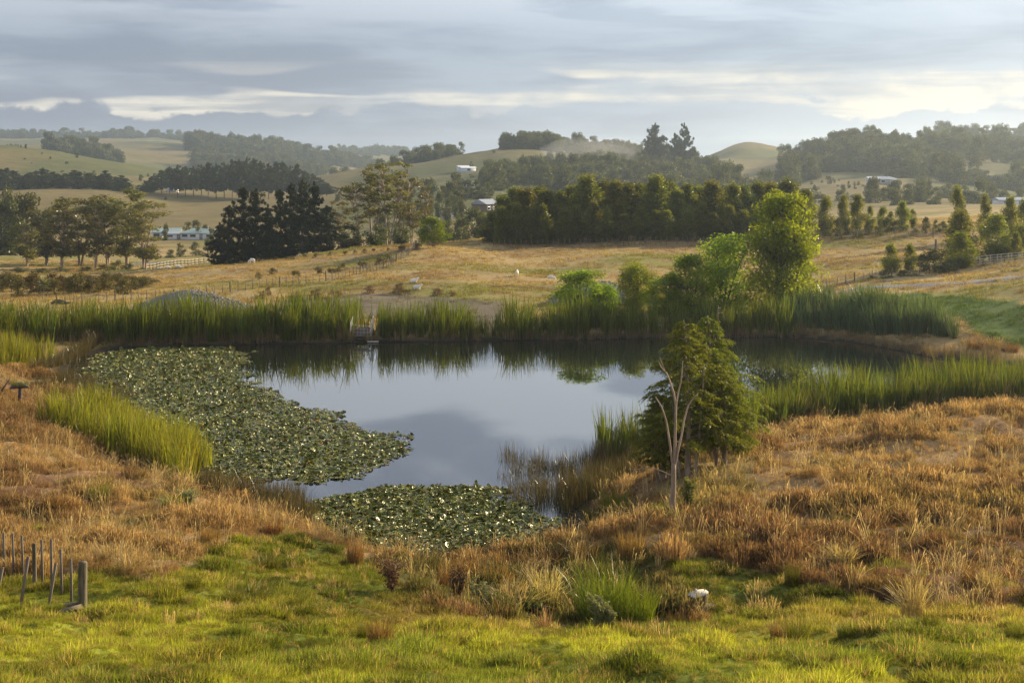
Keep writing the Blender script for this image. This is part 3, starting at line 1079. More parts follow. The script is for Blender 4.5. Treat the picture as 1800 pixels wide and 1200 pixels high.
def build_pads():
    pr = [proto('lily_pad', pad_geo(RNG2, q % 3 == 0), M['pad']) for q in range(9)]
    keepx, keepz = [], []
    out = []
    for poly, n in ((PATCH1, 95000), (PATCH2, 28000)):
        W2 = np.array([onwater(*p) for p in poly])
        lo, hi = W2.min(0), W2.max(0)
        p = RNG2.uniform(lo, hi, (n, 2))
        jit = (fbm(p[:, 0] / 1.5, p[:, 1] / 1.5, 111, 3) - .5)
        d = polydist(p[:, 0], p[:, 1], [tuple(q) for q in W2])
        ins = inpoly(p[:, 0] + jit * 3.0, p[:, 1] + jit * 3.0, [tuple(q) for q in W2])
        px = 900 + F * p[:, 0] / p[:, 1]
        if poly is PATCH2:
            ins &= RNG2.uniform(0, 1, n) > .75 * sstep(860, 960, px)
        ins &= (d > .5) | (RNG2.uniform(0, 1, n) < .5)
        out.append(p[ins])
    p = np.vstack(out)
    n = len(p)
    s = RNG2.uniform(.055, .135, n)
    # crowded leaves are pushed up and lean; those at the open edge lie flat
    up = np.abs(RNG2.normal(0, .07, n))
    tl = RNG2.normal(0, .11, (n, 2))
    stand = RNG2.uniform(0, 1, n) < .07
    tl[stand] += RNG2.normal(0, .55, (stand.sum(), 2)) + np.array([0, 0])
    z = .012 + np.where(stand, .02, 0) + up * .25 + np.abs(tl).max(1) * s * .75
    rz = RNG2.uniform(0, 6.28, n)
    Dv = p[:, 1]
    px = 900 + F * p[:, 0] / Dv
    py = YH + F * CH / Dv
    cand = np.where((Dv < 66) & (px > 560) & (px < 900))[0]
    near = cand[np.argsort(-(s[cand] / Dv[cand]))[:300]]
    rest = np.ones(n, bool)
    rest[near] = False
    scatter('lily_pads', pr, np.stack([p[rest, 0], p[rest, 1], z[rest]], -1), rz[rest], s[rest],
            'crowded glossy lily pads floating on the pond', 'lily pads', tilt=tl[rest])
    for q in near:
        o = obj('lily_pad', pr[int(RNG2.integers(0, 9))].data)
        o.location = (p[q, 0], p[q, 1], z[q])
        o.rotation_euler = (tl[q, 0], tl[q, 1], rz[q])
        o.scale = (s[q],) * 3
        tag(o, 'one of the larger glossy lily pads crowding the near lily patch', 'lily pad', 'lily pads of the near patch')


build_pads()

# ---------------------------------------------------------------- trees
RT = np.random.default_rng(5)


def rleaves(g, rng, cen, rad, per, Ls, Ws, droop=0.0, shell=.45, out=None):
    """leaf faces spread through clumps: cen (m,3), rad (m,3)"""
    cen = np.asarray(cen, float)
    rad = np.asarray(rad, float)
    m = len(cen)
    per = np.broadcast_to(np.asarray(per, int), (m,))
    idx = np.repeat(np.arange(m), per)
    n = len(idx)
    d = unit(rng.normal(size=(n, 3)))
    r = rng.uniform(0, 1, n) ** shell
    c = cen[idx] + d * r[:, None] * rad[idx]
    u = unit(rng.normal(size=(n, 3)) * np.array([1, 1, .8]) + (d * .5 if out is None else d * out) + np.array([0, 0, -droop]))
    v = unit(np.cross(u, rng.normal(size=(n, 3))))
    sc = rng.uniform(.6, 1.35, n)[:, None]
    cl = rng.uniform(0, 1, m)[idx]
    t = np.clip(.5 * rng.uniform(0, 1, n) + .5 * cl, 0, 1)
    g.leaves(c, u * Ls * .5 * sc, v * Ws * .5 * sc, t)


def bez(a, b, c, k=6):
    t = np.linspace(0, 1, k)[:, None]
    return (1 - t) ** 2 * np.array(a) + 2 * t * (1 - t) * np.array(b) + t * t * np.array(c)


PROTO = {}


def reg(key, H, Wd, trunk, crown, mt, mc):
    t = trunk.mesh(key + '_trunk', True)
    t.materials.append(M[mt])
    c = crown.mesh(key + '_crown')
    c.materials.append(M[mc])
    PROTO[key] = (H, Wd, t, c)


def broadleaf(key, rng, H, Wd, base, ncl, clr, per, L, Wl, shape, mt, mc, tr, flat=.75, droop=0.0, stems=1, lean=0.0, shell=.45, limbs=.6):
    tk, cr = Geo(), Geo()
    cen = []
    hb = H * base
    tops = []
    for s in range(stems):
        a = rng.uniform(0, 6.28)
        sp = 0 if stems == 1 else Wd * .10
        ex = (math.cos(a) * sp * 2.2 + rng.normal(0, lean * H), math.sin(a) * sp * 2.2 + rng.normal(0, lean * H))
        p = bez((math.cos(a) * sp * .3, math.sin(a) * sp * .3, -.4), (ex[0] * .3, ex[1] * .3, H * .45), (ex[0], ex[1], H * .88), 9)
        tk.tube(p, np.linspace(tr, tr * .15, 9) / (1 if stems == 1 else 1.4), 7)
        tops.append(p)
    for i in range(ncl):
        q = rng.uniform(0, 1)
        zz = hb + (H - hb) * q
        if shape == 'oval':
            R_ = math.sin(math.pi * min(1, (q * .86 + .12))) ** .7
        elif shape == 'column':
            R_ = (1 - q) ** .45 * (.55 + .9 * q) if q > .0 else .5
            R_ = min(1, .55 + 1.2 * q) * (1 - q ** 3.2) ** .8
        elif shape == 'umbrella':
            R_ = (.35 + .65 * q) * (1 - q ** 6) ** .5
        elif shape == 'full':
            R_ = (1 - q ** 4) ** .6 * (.86 + .14 * math.sin(q * 9))
        elif shape == 'dome':
            R_ = (1 - q ** 2.6) ** .6
        else:
            R_ = math.sin(math.pi * (q * .8 + .1)) ** .55
        a = rng.uniform(0, 6.28)
        rr = Wd / 2 * R_ * math.sqrt(rng.uniform(.25, 1)) * rng.uniform(.85, 1.08)
        k = tops[i % stems]
        ax = k[min(8, int(zz / H * 8.5))]
        rr = max(0, rr - clr * .5)
        c = np.array([ax[0] * .6 + math.cos(a) * rr, ax[1] * .6 + math.sin(a) * rr, zz - clr * .35])
        cen.append(c)
        if rng.uniform() < limbs:
            z0 = max(hb * .55, zz - rr * rng.uniform(.7, 1.2) - H * .05)
            j = min(8, max(0, z0 / (H * .88) * 8))
            j0 = int(j)
            s0 = k[j0] + (k[min(8, j0 + 1)] - k[j0]) * (j - j0)
            md = (s0 + c) / 2 + np.array([0, 0, -.12 * rr])
            tk.tube(bez(s0, md, c, 5), np.linspace(tr * .34, tr * .06, 5), 5)
    cen = np.array(cen)
    sc = rng.uniform(.7, 1.25, len(cen))
    rad = np.stack([clr * sc, clr * sc, clr * flat * sc], -1)
    rleaves(cr, rng, cen, rad, (per * sc ** 2).astype(int) + 4, L, Wl, droop, shell)
    reg(key, H, Wd, tk, cr, mt, mc)


def pine(key, rng, H, Wd, base, whorls, mt, mc, L=.45, per=26, ragged=.25, bare=.35):
    tk, cr = Geo(), Geo()
    bend = rng.normal(0, .012 * H, 2)
    tk.tube(bez((0, 0, -.4), (bend[0], bend[1], H * .5), (0, 0, H), 8), np.linspace(H * .016, H * .003, 8), 7)
    cen, rad = [], []
    for w in range(whorls):
        q = (w + rng.uniform(-.5, .5)) / whorls
        q = min(max(q, 0), .985)
        zz = H * (base + (1 - base) * q)
        ln = Wd / 2 * (1 - q) ** .72 * (.75 + .25 * min(1, q * 5)) + .12 * Wd * (1 - q)
        nb = int(rng.integers(4, 7))
        a0 = rng.uniform(0, 6.28)
        for b in range(nb):
            if rng.uniform() < ragged * .5:
                continue
            a = a0 + b * 6.28 / nb + rng.normal(0, .25)
            l2 = ln * rng.uniform(1 - ragged, 1 + ragged)
            d = np.array([math.cos(a), math.sin(a), 0])
            s0 = np.array([0, 0, zz])
            e = s0 + d * l2 + np.array([0, 0, l2 * rng.uniform(.05, .38)])
            p = bez(s0, s0 + d * l2 * .6 - np.array([0, 0, l2 * .10]), e, 5)
            tk.tube(p, np.linspace(H * .0045, H * .0012, 5), 4)
            nc = max(2, int(l2 / (.055 * H)) + 1)
            for f in np.linspace(bare, 1, nc):
                c = s0 * (1 - f) ** 2 + 2 * f * (1 - f) * (s0 + d * l2 * .6 - np.array([0, 0, l2 * .1])) + f * f * e
                cen.append(c + rng.normal(0, 1, 3) * np.array([.02, .02, .022]) * H)
                r = (.038 * H) * rng.uniform(.7, 1.35)
                rad.append((r * 1.15, r * 1.15, r * .8))
    cen.append(np.array([0, 0, H * .985]))
    rad.append((.02 * H, .02 * H, .035 * H))
    rleaves(cr, rng, cen, rad, per, L, L * .22, -.35, .5)
    reg(key, H, Wd, tk, cr, mt, mc)


M['euc'] = leaf_mat('eucalypt_leaf', (.06, .066, .022), (.20, .18, .05), .45, .4, .4)
M['euc_young'] = leaf_mat('young_eucalypt_leaf', (.055, .072, .012), (.20, .205, .032), .55, .4, .4, autumn=((.20, .075, .02, 1), .6))
M['euc_bright'] = leaf_mat('green_eucalypt_leaf', (.085, .11, .014), (.25, .25, .035), .55, .4, .4, autumn=((.24, .11, .03, 1), .6))
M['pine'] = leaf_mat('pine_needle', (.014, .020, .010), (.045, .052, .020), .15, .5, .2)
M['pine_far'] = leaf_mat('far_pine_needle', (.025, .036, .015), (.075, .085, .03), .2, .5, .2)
M['willow'] = leaf_mat('willow_leaf', (.085, .14, .012), (.30, .36, .024), .6, .4, .3)
M['lime'] = leaf_mat('lime_leaf', (.09, .14, .012), (.20, .25, .022), .5, .45, .3)
M['conifer'] = leaf_mat('conifer_spray', (.065, .09, .012), (.235, .245, .032), .5, .45, .3)
M['bush'] = leaf_mat('bush_leaf', (.045, .055, .018), (.125, .130, .04), .3, .5, .3)
M['scrub'] = leaf_mat('scrub_leaf', (.055, .050, .018), (.15, .115, .04), .3, .55, .3)
M['dock'] = leaf_mat('dock_seed', (.09, .05, .028), (.22, .13, .07), .25, .6, .2)
M['greyweed'] = leaf_mat('grey_weed_leaf', (.13, .15, .07), (.27, .28, .14), .35, .55, .3)
M['weed'] = leaf_mat('weed_leaf', (.08, .10, .025), (.19, .18, .05), .4, .5, .3)

for i in range(4):
    broadleaf('gum%d' % i, RT, 15, 9.5, .20, 60, 1.2, 80, .46, .19, 'umbrella', 'bark_pale', 'euc', .24, .5, .3, 2 if i % 2 else 1, .05, .6, .95)
for i in range(3):
    broadleaf('opengum%d' % i, RT, 15, 8.5, .42, 34, 1.05, 74, .42, .18, 'umbrella', 'bark_pale', 'euc', .26, .42, .3, 2, .05, .6, 1.0)
for i in range(4):
    pine('pine%d' % i, RT, 15, 8, .06, 14, 'bark_dark', 'pine', .66, 56, .42, .15)
for i in range(3):
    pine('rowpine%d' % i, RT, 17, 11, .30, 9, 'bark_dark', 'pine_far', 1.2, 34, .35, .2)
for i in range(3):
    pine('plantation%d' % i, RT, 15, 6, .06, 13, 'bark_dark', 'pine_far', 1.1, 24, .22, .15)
for i in range(5):
    broadleaf('belt%d' % i, RT, 8, 4.2, .06, 80, .85, 115, .30, .13, 'column', 'bark_grey', 'euc_young', .12, .95, .35, 1, .02, .5, .5)
for i in range(4):
    broadleaf('young%d' % i, RT, 6, 3.8, .05, 64, .72, 115, .24, .11, 'column', 'bark_grey', 'euc_bright', .10, .95, .3, 1, .02, .5, .5)
broadleaf('bigwillow', RT, 11, 7.0, .0, 200, 1.0, 125, .30, .10, 'full', 'bark_dark', 'willow', .22, .95, .9, 4, .05, .5, .6)
for i in range(3):
    broadleaf('willow%d' % i, RT, 6, 4.2, .03, 80, .75, 130, .24, .08, 'round', 'bark_dark', 'willow', .11, .9, .6, 3, .06, .5, .8)
broadleaf('roundtree', RT, 4.2, 4.4, .24, 80, .60, 110, .19, .09, 'dome', 'bark_grey', 'lime', .10, .8, .2, 3, .04, .5, .9)
for i in range(3):
    broadleaf('bush%d' % i, RT, 9, 8.5, .05, 40, 1.5, 66, .62, .36, 'round', 'bark_dark', 'bush', .2, .8, .0, 2, .04, .45, .3)
for i in range(3):
    broadleaf('shrub%d' % i, RT, 2, 2.4, .0, 26, .40, 60, .16, .08, 'dome', 'bark_dark', 'scrub', .05, .8, .0, 3, .05, .5, .5)
for i in range(3):
    broadleaf('greenshrub%d' % i, RT, 2, 2.4, .0, 26, .40, 60, .16, .08, 'dome', 'bark_dark', 'bush', .05, .8, .0, 3, .05, .5, .5)


for i in range(3):
    broadleaf('dockbush%d' % i, RT, 1.2, 1.5, .0, 24, .22, 50, .10, .05, 'dome', 'bark_dark', 'dock', .03, .9, -.3, 4, .06, .5, .6)


def tree(name, key, px, D, top, wpx, label, group=None, sub=0.0, cat='tree', rz=None):
    H0, W0, t, c = PROTO[key]
    x, y, z = gpt(px, D)
    z -= sub
    H = zat(top, D) - z
    Wd = wpx / F * D
    o = empty(name, (x, y, z), label, cat, group, RT.uniform(0, 6.28) if rz is None else rz, (Wd / W0, Wd / W0, H / H0))
    obj('trunk', t, None, o)
    obj('crown', c, None, o)
    return o


GA = 'gum trees of the left group'
for i, (px, D, top, w) in enumerate(((48, 268, 392, 62), (78, 275, 362, 80), (108, 264, 347, 86), (140, 277, 346, 84), (168, 266, 352, 74), (192, 279, 341, 78), (222, 267, 331, 92), (252, 260, 352, 86))):
    tree('gum_tree', 'gum%d' % (i % 4), px, D, top, w * 1.4, nth(i) + ' gum tree in the pale-trunked group on the left', GA)
GB = 'dark pines left of centre'
for i, (px, D, top, w) in enumerate(((386, 226, 392, 44), (404, 232, 362, 52), (428, 222, 331, 62), (450, 224, 333, 56), (471, 232, 360, 50), (493, 224, 334, 52), (512, 230, 324, 50), (531, 222, 316, 54), (552, 226, 321, 52), (574, 232, 362, 56))):
    tree('pine_tree', 'pine%d' % (i % 4), px, D, top, w, nth(i) + ' dark pine in the clump beside the tall gums', GB)
GC = 'gum trees left of centre'
for i, (px, D, top, w) in enumerate(((604, 236, 352, 60), (634, 228, 318, 74), (657, 234, 292, 92), (682, 228, 282, 92), (706, 236, 302, 80), (724, 230, 356, 66), (744, 238, 326, 44))):
    tree('gum_tree', 'opengum%d' % (i % 3), px, D, top, w * 1.15, nth(i) + ' gum tree in the tall group right of the pines', GC)
for px, D, top, w, lab in ((618, 222, 395, 56, 'low bushy tree under the tall gums, on their left'), (660, 224, 398, 50, 'low bushy tree under the tall gums, in their middle'),
                           (705, 218, 402, 44, 'pale green bush at the right foot of the tall gums')):
    tree('bushy_tree', 'bush0', px, D, top, w, lab)
tree('round_tree', 'roundtree', 763, 190, 383, 66, 'bright green round tree standing alone above the paddock')

BELT = [(868, 372, 40), (884, 347, 44), (905, 332, 46), (926, 328, 46), (946, 327, 44), (962, 334, 42), (985, 333, 44), (1008, 330, 42), (1034, 311, 52), (1060, 317, 44), (1084, 321, 44), (1104, 320, 44), (1124, 320, 44),
        (1152, 309, 52), (1172, 319, 44), (1190, 330, 40), (1208, 328, 42), (1228, 324, 42), (1252, 315, 48), (1270, 330, 40), (1288, 324, 44), (1306, 328, 42), (1332, 317, 48), (1354, 322, 42), (1386, 313, 50), (1417, 332, 40), (1400, 345, 40)]
for i, (px, top, w) in enumerate(sorted(BELT)):
    tree('belt_tree', 'belt%d' % (i % 5), px, 210 + (i * 7 % 5) * 3, top + RT.uniform(-4, 5), w * RT.uniform(1.25, 1.9), nth(i) + ' tall tree in the dark shelter belt behind the paddock', 'shelter belt trees')
for i in range(20):
    px = 880 + i * 27 + RT.uniform(-6, 6)
    tree('belt_tree', 'belt%d' % ((i + 2) % 5), px, 204.5 + RT.uniform(0, 2), RT.uniform(352, 378), 40, nth(i) + ' of the lower trees along the front of the dark shelter belt', 'front row of the shelter belt')
BELT2 = [(1452, 345, 40), (1483, 343, 34), (1507, 342, 40), (1530, 362, 24), (1552, 363, 30), (1566, 372, 20), (1587, 354, 36), (1605, 368, 20)]
for i, (px, top, w) in enumerate(BELT2):
    tree('belt_tree', 'young%d' % (i % 4), px, 206 + (i % 3) * 3, top, w, nth(i) + ' of the smaller trees where the belt thins out on the right', 'small trees right of the belt')

for px, D, top, w, key, lab in ((1372, 128, 343, 168, 'bigwillow', 'large bright green weeping tree on the far shore'),
                                (1270, 130, 412, 118, 'willow0', 'medium green tree left of the large weeping tree'),
                                (1218, 127, 448, 100, 'willow1', 'dark shaded tree between the two green willows on the far shore'),
                                (1116, 131, 462, 82, 'willow2', 'light green willow in front of the dark gravel bank'),
                                (1164, 128, 480, 96, 'willow0', 'low dark willow beside the light green willow'),
                                (1012, 126, 476, 104, 'willow1', 'bright willow rising from the middle of the far reeds'),
                                (1056, 127, 498, 80, 'willow2', 'short willow right of the bright willow in the reeds')):
    tree('willow_tree', key, px, D, top, w, lab)
for i, (px, D, top, w) in enumerate(((1684, 190, 326, 38), (1732, 192, 342, 36), (1776, 180, 346, 44), (1800, 172, 352, 44), (1690, 156, 369, 76), (1752, 158, 377, 78), (1786, 152, 408, 30), (1566, 152, 430, 44), (1600, 154, 428, 30), (1690, 150, 408, 70), (1840, 160, 370, 70))):
    lab = ('slender tree standing tall behind the right paddock', 'rounded tree right of the slender one behind the paddock', 'green tree behind the rail fence, near the right edge',
           'tree at the very right edge above the rail fence', 'leafy tree with golden top at the start of the rail fence', 'broad sunlit tree behind the rail fence', 'small pointed tree close behind the rail fence',
           'young green tree beside the track on the right', 'small russet-tipped tree right of the young green tree', 'lower bushy tree at the corner post of the rail fence', 'tree just beyond the right edge')[i]
    tree('young_tree', 'young%d' % (i % 4), px, D, top, w, lab)
for px, D, top, w, lab in ((1648, 150, 436, 66, 'dark green bush near the corner post'), (1625, 151, 448, 40, 'dark bush between the young trees and the corner post'), (1662, 148, 456, 50, 'low dark bush in front of the corner post')):
    tree('dark_bush', 'greenshrub%d' % (px % 3), px, D, top, w, lab, None, .1, 'bush')

# far trees
for i, (px, D, top, w) in enumerate(((10, 330, 356, 60), (45, 335, 346, 66), (28, 345, 334, 40), (-20, 330, 350, 60), (75, 345, 372, 40), (8, 380, 328, 34))):
    tree('broad_tree', 'bush%d' % (i % 3), px, D, top, w, ('bright rounded tree at the left edge behind the gums', 'large pale green tree behind the left gum group', 'small tree above the pale green tree on the left',
         'tree half out of the picture at the left edge', 'low tree half hidden behind the left gums', 'small round tree below the dark plantation')[i])
for i in range(30):
    px = -30 + i * 8.6 + RT.uniform(-3, 3)
    D = 640 + (i % 4) * 14
    q = 303 + 5 * math.sin(i * .9) + RT.uniform(-4, 4) + (8 if i > 25 else 0)
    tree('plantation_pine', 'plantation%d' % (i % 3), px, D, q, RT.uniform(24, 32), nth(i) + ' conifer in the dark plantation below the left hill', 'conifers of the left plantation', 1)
ROW = [(258, 318), (270, 308), (284, 300), (298, 293), (312, 291), (326, 294), (340, 293), (354, 290), (366, 287), (380, 288), (394, 286), (408, 282), (420, 280), (434, 277), (446, 281), (458, 283), (472, 288), (486, 286), (497, 284), (510, 292), (522, 290), (536, 300), (550, 306), (564, 316), (574, 322)]
for i, (px, top) in enumerate(ROW):
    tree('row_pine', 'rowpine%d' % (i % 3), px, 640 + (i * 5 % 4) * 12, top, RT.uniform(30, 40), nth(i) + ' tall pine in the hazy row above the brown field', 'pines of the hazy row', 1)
for i, (px, D, top, w) in enumerate(((1152, 890, 217, 36), (1203, 880, 217, 32), (1187, 885, 236, 26))):
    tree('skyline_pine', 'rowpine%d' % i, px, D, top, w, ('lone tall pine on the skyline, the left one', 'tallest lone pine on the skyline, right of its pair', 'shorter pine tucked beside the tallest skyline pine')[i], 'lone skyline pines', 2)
# trees round the houses and in the hollow behind the round tree
HOL = [(330, 415, 391, 16, 'bush0'), (345, 420, 388, 18, 'bush1'), (362, 418, 394, 16, 'bush2'), (350, 405, 400, 14, 'bush0'), (372, 402, 402, 14, 'bush1'), (318, 330, 428, 22, 'greenshrub0'), (345, 335, 424, 30, 'greenshrub1'), (366, 332, 420, 26, 'greenshrub2'),
       (300, 325, 438, 26, 'greenshrub1'), (290, 400, 392, 14, 'bush2')]
for i, (px, D, top, w, key) in enumerate(HOL):
    tree('garden_tree', key, px, D, top, w, ORD[i].replace('leftmost', 'first') + ' of the green garden trees scattered round the two white houses', 'garden trees round the white houses')
HOL2 = [(756, 430, 342, 22), (772, 425, 338, 20), (788, 440, 346, 18), (806, 430, 335, 26), (800, 418, 345, 16), (812, 415, 350, 16), (785, 400, 352, 18), (835, 290, 368, 46), (812, 300, 376, 34), (790, 280, 388, 30), (850, 285, 380, 34),
        (735, 420, 352, 24), (720, 415, 356, 24), (748, 400, 360, 24), (858, 440, 344, 20), (700, 330, 372, 40), (672, 340, 378, 36), (775, 290, 385, 34)]
for i, (px, D, top, w) in enumerate(HOL2):
    tree('hollow_tree', 'bush%d' % (i % 3), px, D, top, w, ORD[i].replace('leftmost', 'first') + ' of the trees in the hazy hollow round the brown building', 'trees of the hazy hollow')
# green shrubs at the feet of the left gums, scrub belt along the valley edge
for i, (px, D, top, w) in enumerate(((205, 238, 458, 36), (228, 235, 462, 30), (180, 240, 466, 34), (250, 232, 470, 24), (30, 240, 470, 50), (70, 238, 472, 44), (110, 242, 470, 40), (150, 240, 468, 40))):
    tree('green_shrub', 'greenshrub%d' % (i % 3), px, D, top, w, ORD[i].replace('leftmost', 'first') + ' of the dark green shrubs at the feet of the left gums', 'shrubs under the left gums', .2, 'shrub')
for i in range(34):
    px = -10 + i * 8.4 + RT.uniform(-4, 4)
    tree('scrub_bush', 'shrub%d' % (i % 3), px, RT.uniform(152, 182), RT.uniform(476, 489) + max(0, (px - 190) * .12), RT.uniform(34, 56), nth(i) + ' brownish bush in the scrub belt behind the left reeds', 'bushes of the left scrub belt', .2, 'shrub')
for i, (px, top, w) in enumerate(((480, 470, 26), (520, 474, 20), (560, 468, 24), (600, 462, 26), (640, 458, 30), (668, 450, 30), (684, 446, 26), (705, 430, 20), (735, 426, 16), (454, 478, 20), (585, 470, 22))):
    tree('scrub_bush', 'shrub%d' % (i % 3), px, dground(px, top + 14, 160, 205), top, w, ORD[i].replace('leftmost', 'first') + ' of the small brown bushes along the paddock fence', 'bushes along the paddock fence', .15, 'shrub')
for i in range(16):
    px = 400 + i * 20 + RT.uniform(-6, 6)
    q = 466 - (px - 400) * .085
    D = dground(px, q, 190, 212)
    tree('scrub_bush', 'shrub%d' % (i % 3), px, D, q - RT.uniform(5, 9), RT.uniform(8, 15), nth(i) + ' of the tiny bushes on the brown rise before the pines', 'tiny bushes on the brown rise', .1, 'shrub')
for i in range(14):
    px = 1440 + i * 17 + RT.uniform(-5, 5)
    tree('verge_bush', 'greenshrub%d' % (i % 3), px, 200 + RT.uniform(-3, 5), RT.uniform(381, 392), RT.uniform(16, 28), nth(i) + ' low bush in the verge at the end of the tree belt', 'low bushes in the belt verge', .2, 'shrub')
for i, (px, D, top, w) in enumerate(((1535, 146, 484, 26), (1560, 147, 474, 40), (1590, 147, 476, 40), (1612, 147, 480, 30), (1720, 158, 440, 40), (1760, 158, 435, 50))):
    tree('verge_bush', 'greenshrub%d' % (i % 3), px, D, top, w, nth(i) + ' low leafy bush beside the gravel track', 'bushes beside the gravel track', .2, 'shrub')


# ---------------------------------------------------------------- far woods that read as one mass
def wood(name, protos, polys, n, s0, s1, label, sub=1.0, keep=.42):
    pts, sc = [], []
    for poly in polys:
        P = np.array(poly, float)
        lo, hi = P.min(0), P.max(0)
        q = RT.uniform(lo, hi, (n * 3, 2))
        q = q[inpoly(q[:, 0], q[:, 1], poly)][:n]
        x = (q[:, 0] - 900) / F * q[:, 1]
        k = fbm(x / 45, q[:, 1] / 60, 131, 3) > keep
        q, x = q[k], x[k]
        z = terr(x, q[:, 1])
        pts.append(np.stack([x, q[:, 1], z - sub], -1))
        sc.append(RT.uniform(s0, s1, len(x)))
    p = np.vstack(pts)
    s = np.concatenate(sc)
    return scatter(name, protos, p, RT.uniform(0, 6.28, len(p)), np.stack([s, s, s * RT.uniform(.55, 1.5, len(p))], -1), label, 'woodland')


def whole(key):
    H0, W0, t, c = PROTO[key]
    o = bpy.data.objects.new(key + '_whole', c)
    return o


WB = [whole('bush%d' % i) for i in range(3)]
WP = [whole('plantation%d' % i) for i in range(3)]
# polygons in (photo column, distance)
wood('woodland', WB, [[(882, 900), (980, 900), (990, 960), (885, 960)], [(985, 930), (1225, 900), (1225, 970), (985, 980)]], 170, .6, 1.05, 'wooded crest of the hazy central hill', 1.5, .36)
wood('woodland', WB, [[(1040, 700), (1250, 700), (1270, 930), (1100, 900)], [(880, 640), (1250, 560), (1250, 700), (900, 760)], [(930, 740), (1120, 720), (1120, 880), (1000, 880)]], 420, .4, 1.0, 'bush on the slope of the central hill', 1.5, .36)
wood('woodland', WB, [[(1250, 600), (1440, 760), (1400, 830), (1250, 760)], [(1375, 880), (1545, 900), (1545, 1000), (1380, 1000)]], 300, .5, 1.25, 'dense bush on the hazy hills right of the bare hill', 1.5, .36)
wood('woodland', WB, [[(1560, 680), (1950, 640), (1950, 1000), (1620, 980)], [(1440, 800), (1620, 760), (1620, 900), (1450, 900)]], 420, .5, 1.2, 'dense bush on the hazy hills at the right', 1.5, .34)
wood('woodland', WB, [[(1640, 1180), (1950, 1180), (1950, 1320), (1640, 1320)]], 110, .9, 1.5, 'trees along the far right skyline', 1.5, .3)
wood('woodland', WB, [[(1300, 430), (1650, 430), (1900, 480), (1900, 560), (1300, 560)]], 110, .4, .8, 'hazy scattered trees on the valley floor behind the belt', 1.2, .46)
wood('woodland', WB, [[(-60, 1080), (40, 1080), (60, 1180), (-60, 1180)], [(78, 1380), (215, 1380), (215, 1480), (78, 1480)]], 90, .9, 1.5, 'dark wood behind the left golden hill', 1.5, .2)
wood('woodland', WB, [[(-50, 2600), (330, 2600), (330, 2850), (-50, 2850)], [(330, 1800), (505, 1800), (520, 2000), (330, 2000)]], 420, 1.1, 2.0, 'far blue ridge of forest on the left', 2, .18)
wood('woodland', WB, [[(505, 1850), (600, 1850), (700, 2000), (520, 2000)], [(590, 2600), (770, 2600), (770, 2850), (590, 2850)], [(330, 1500), (560, 1450), (600, 1700), (340, 1700)]], 240, 1.0, 1.7, 'far blue forest left of the central hill', 2, .25)
wood('woodland', WB, [[(690, 930), (800, 900), (815, 980), (700, 1000)]], 60, .7, 1.1, 'dark trees at the left end of the central hill', 1.5, .2)
wood('woodland', WB, [[(600, 1000), (700, 1000), (700, 1200), (560, 1200)]], 60, .8, 1.2, 'hazy trees in the gap behind the tall gums', 1.5, .3)
wood('woodland', WB, [[(700, 470), (880, 470), (880, 560), (700, 560)]], 36, .4, .8, 'hedge trees below the white house on the hill', 1.2, .44)
wood('woodland', WB, [[(845, 590), (900, 600), (900, 800), (860, 800)]], 24, .7, 1.0, 'dark trees at the left of the bushy slope', 1.2, .3)
wood('hill_scrub', WB, [[(-60, 620), (300, 620), (300, 940), (-60, 940)], [(560, 520), (900, 520), (900, 920), (600, 920)], [(1400, 560), (1640, 560), (1640, 760), (1400, 760)]], 26, .14, .34, 'scattered dark shrubs dotting the far pastures', .4, .3)

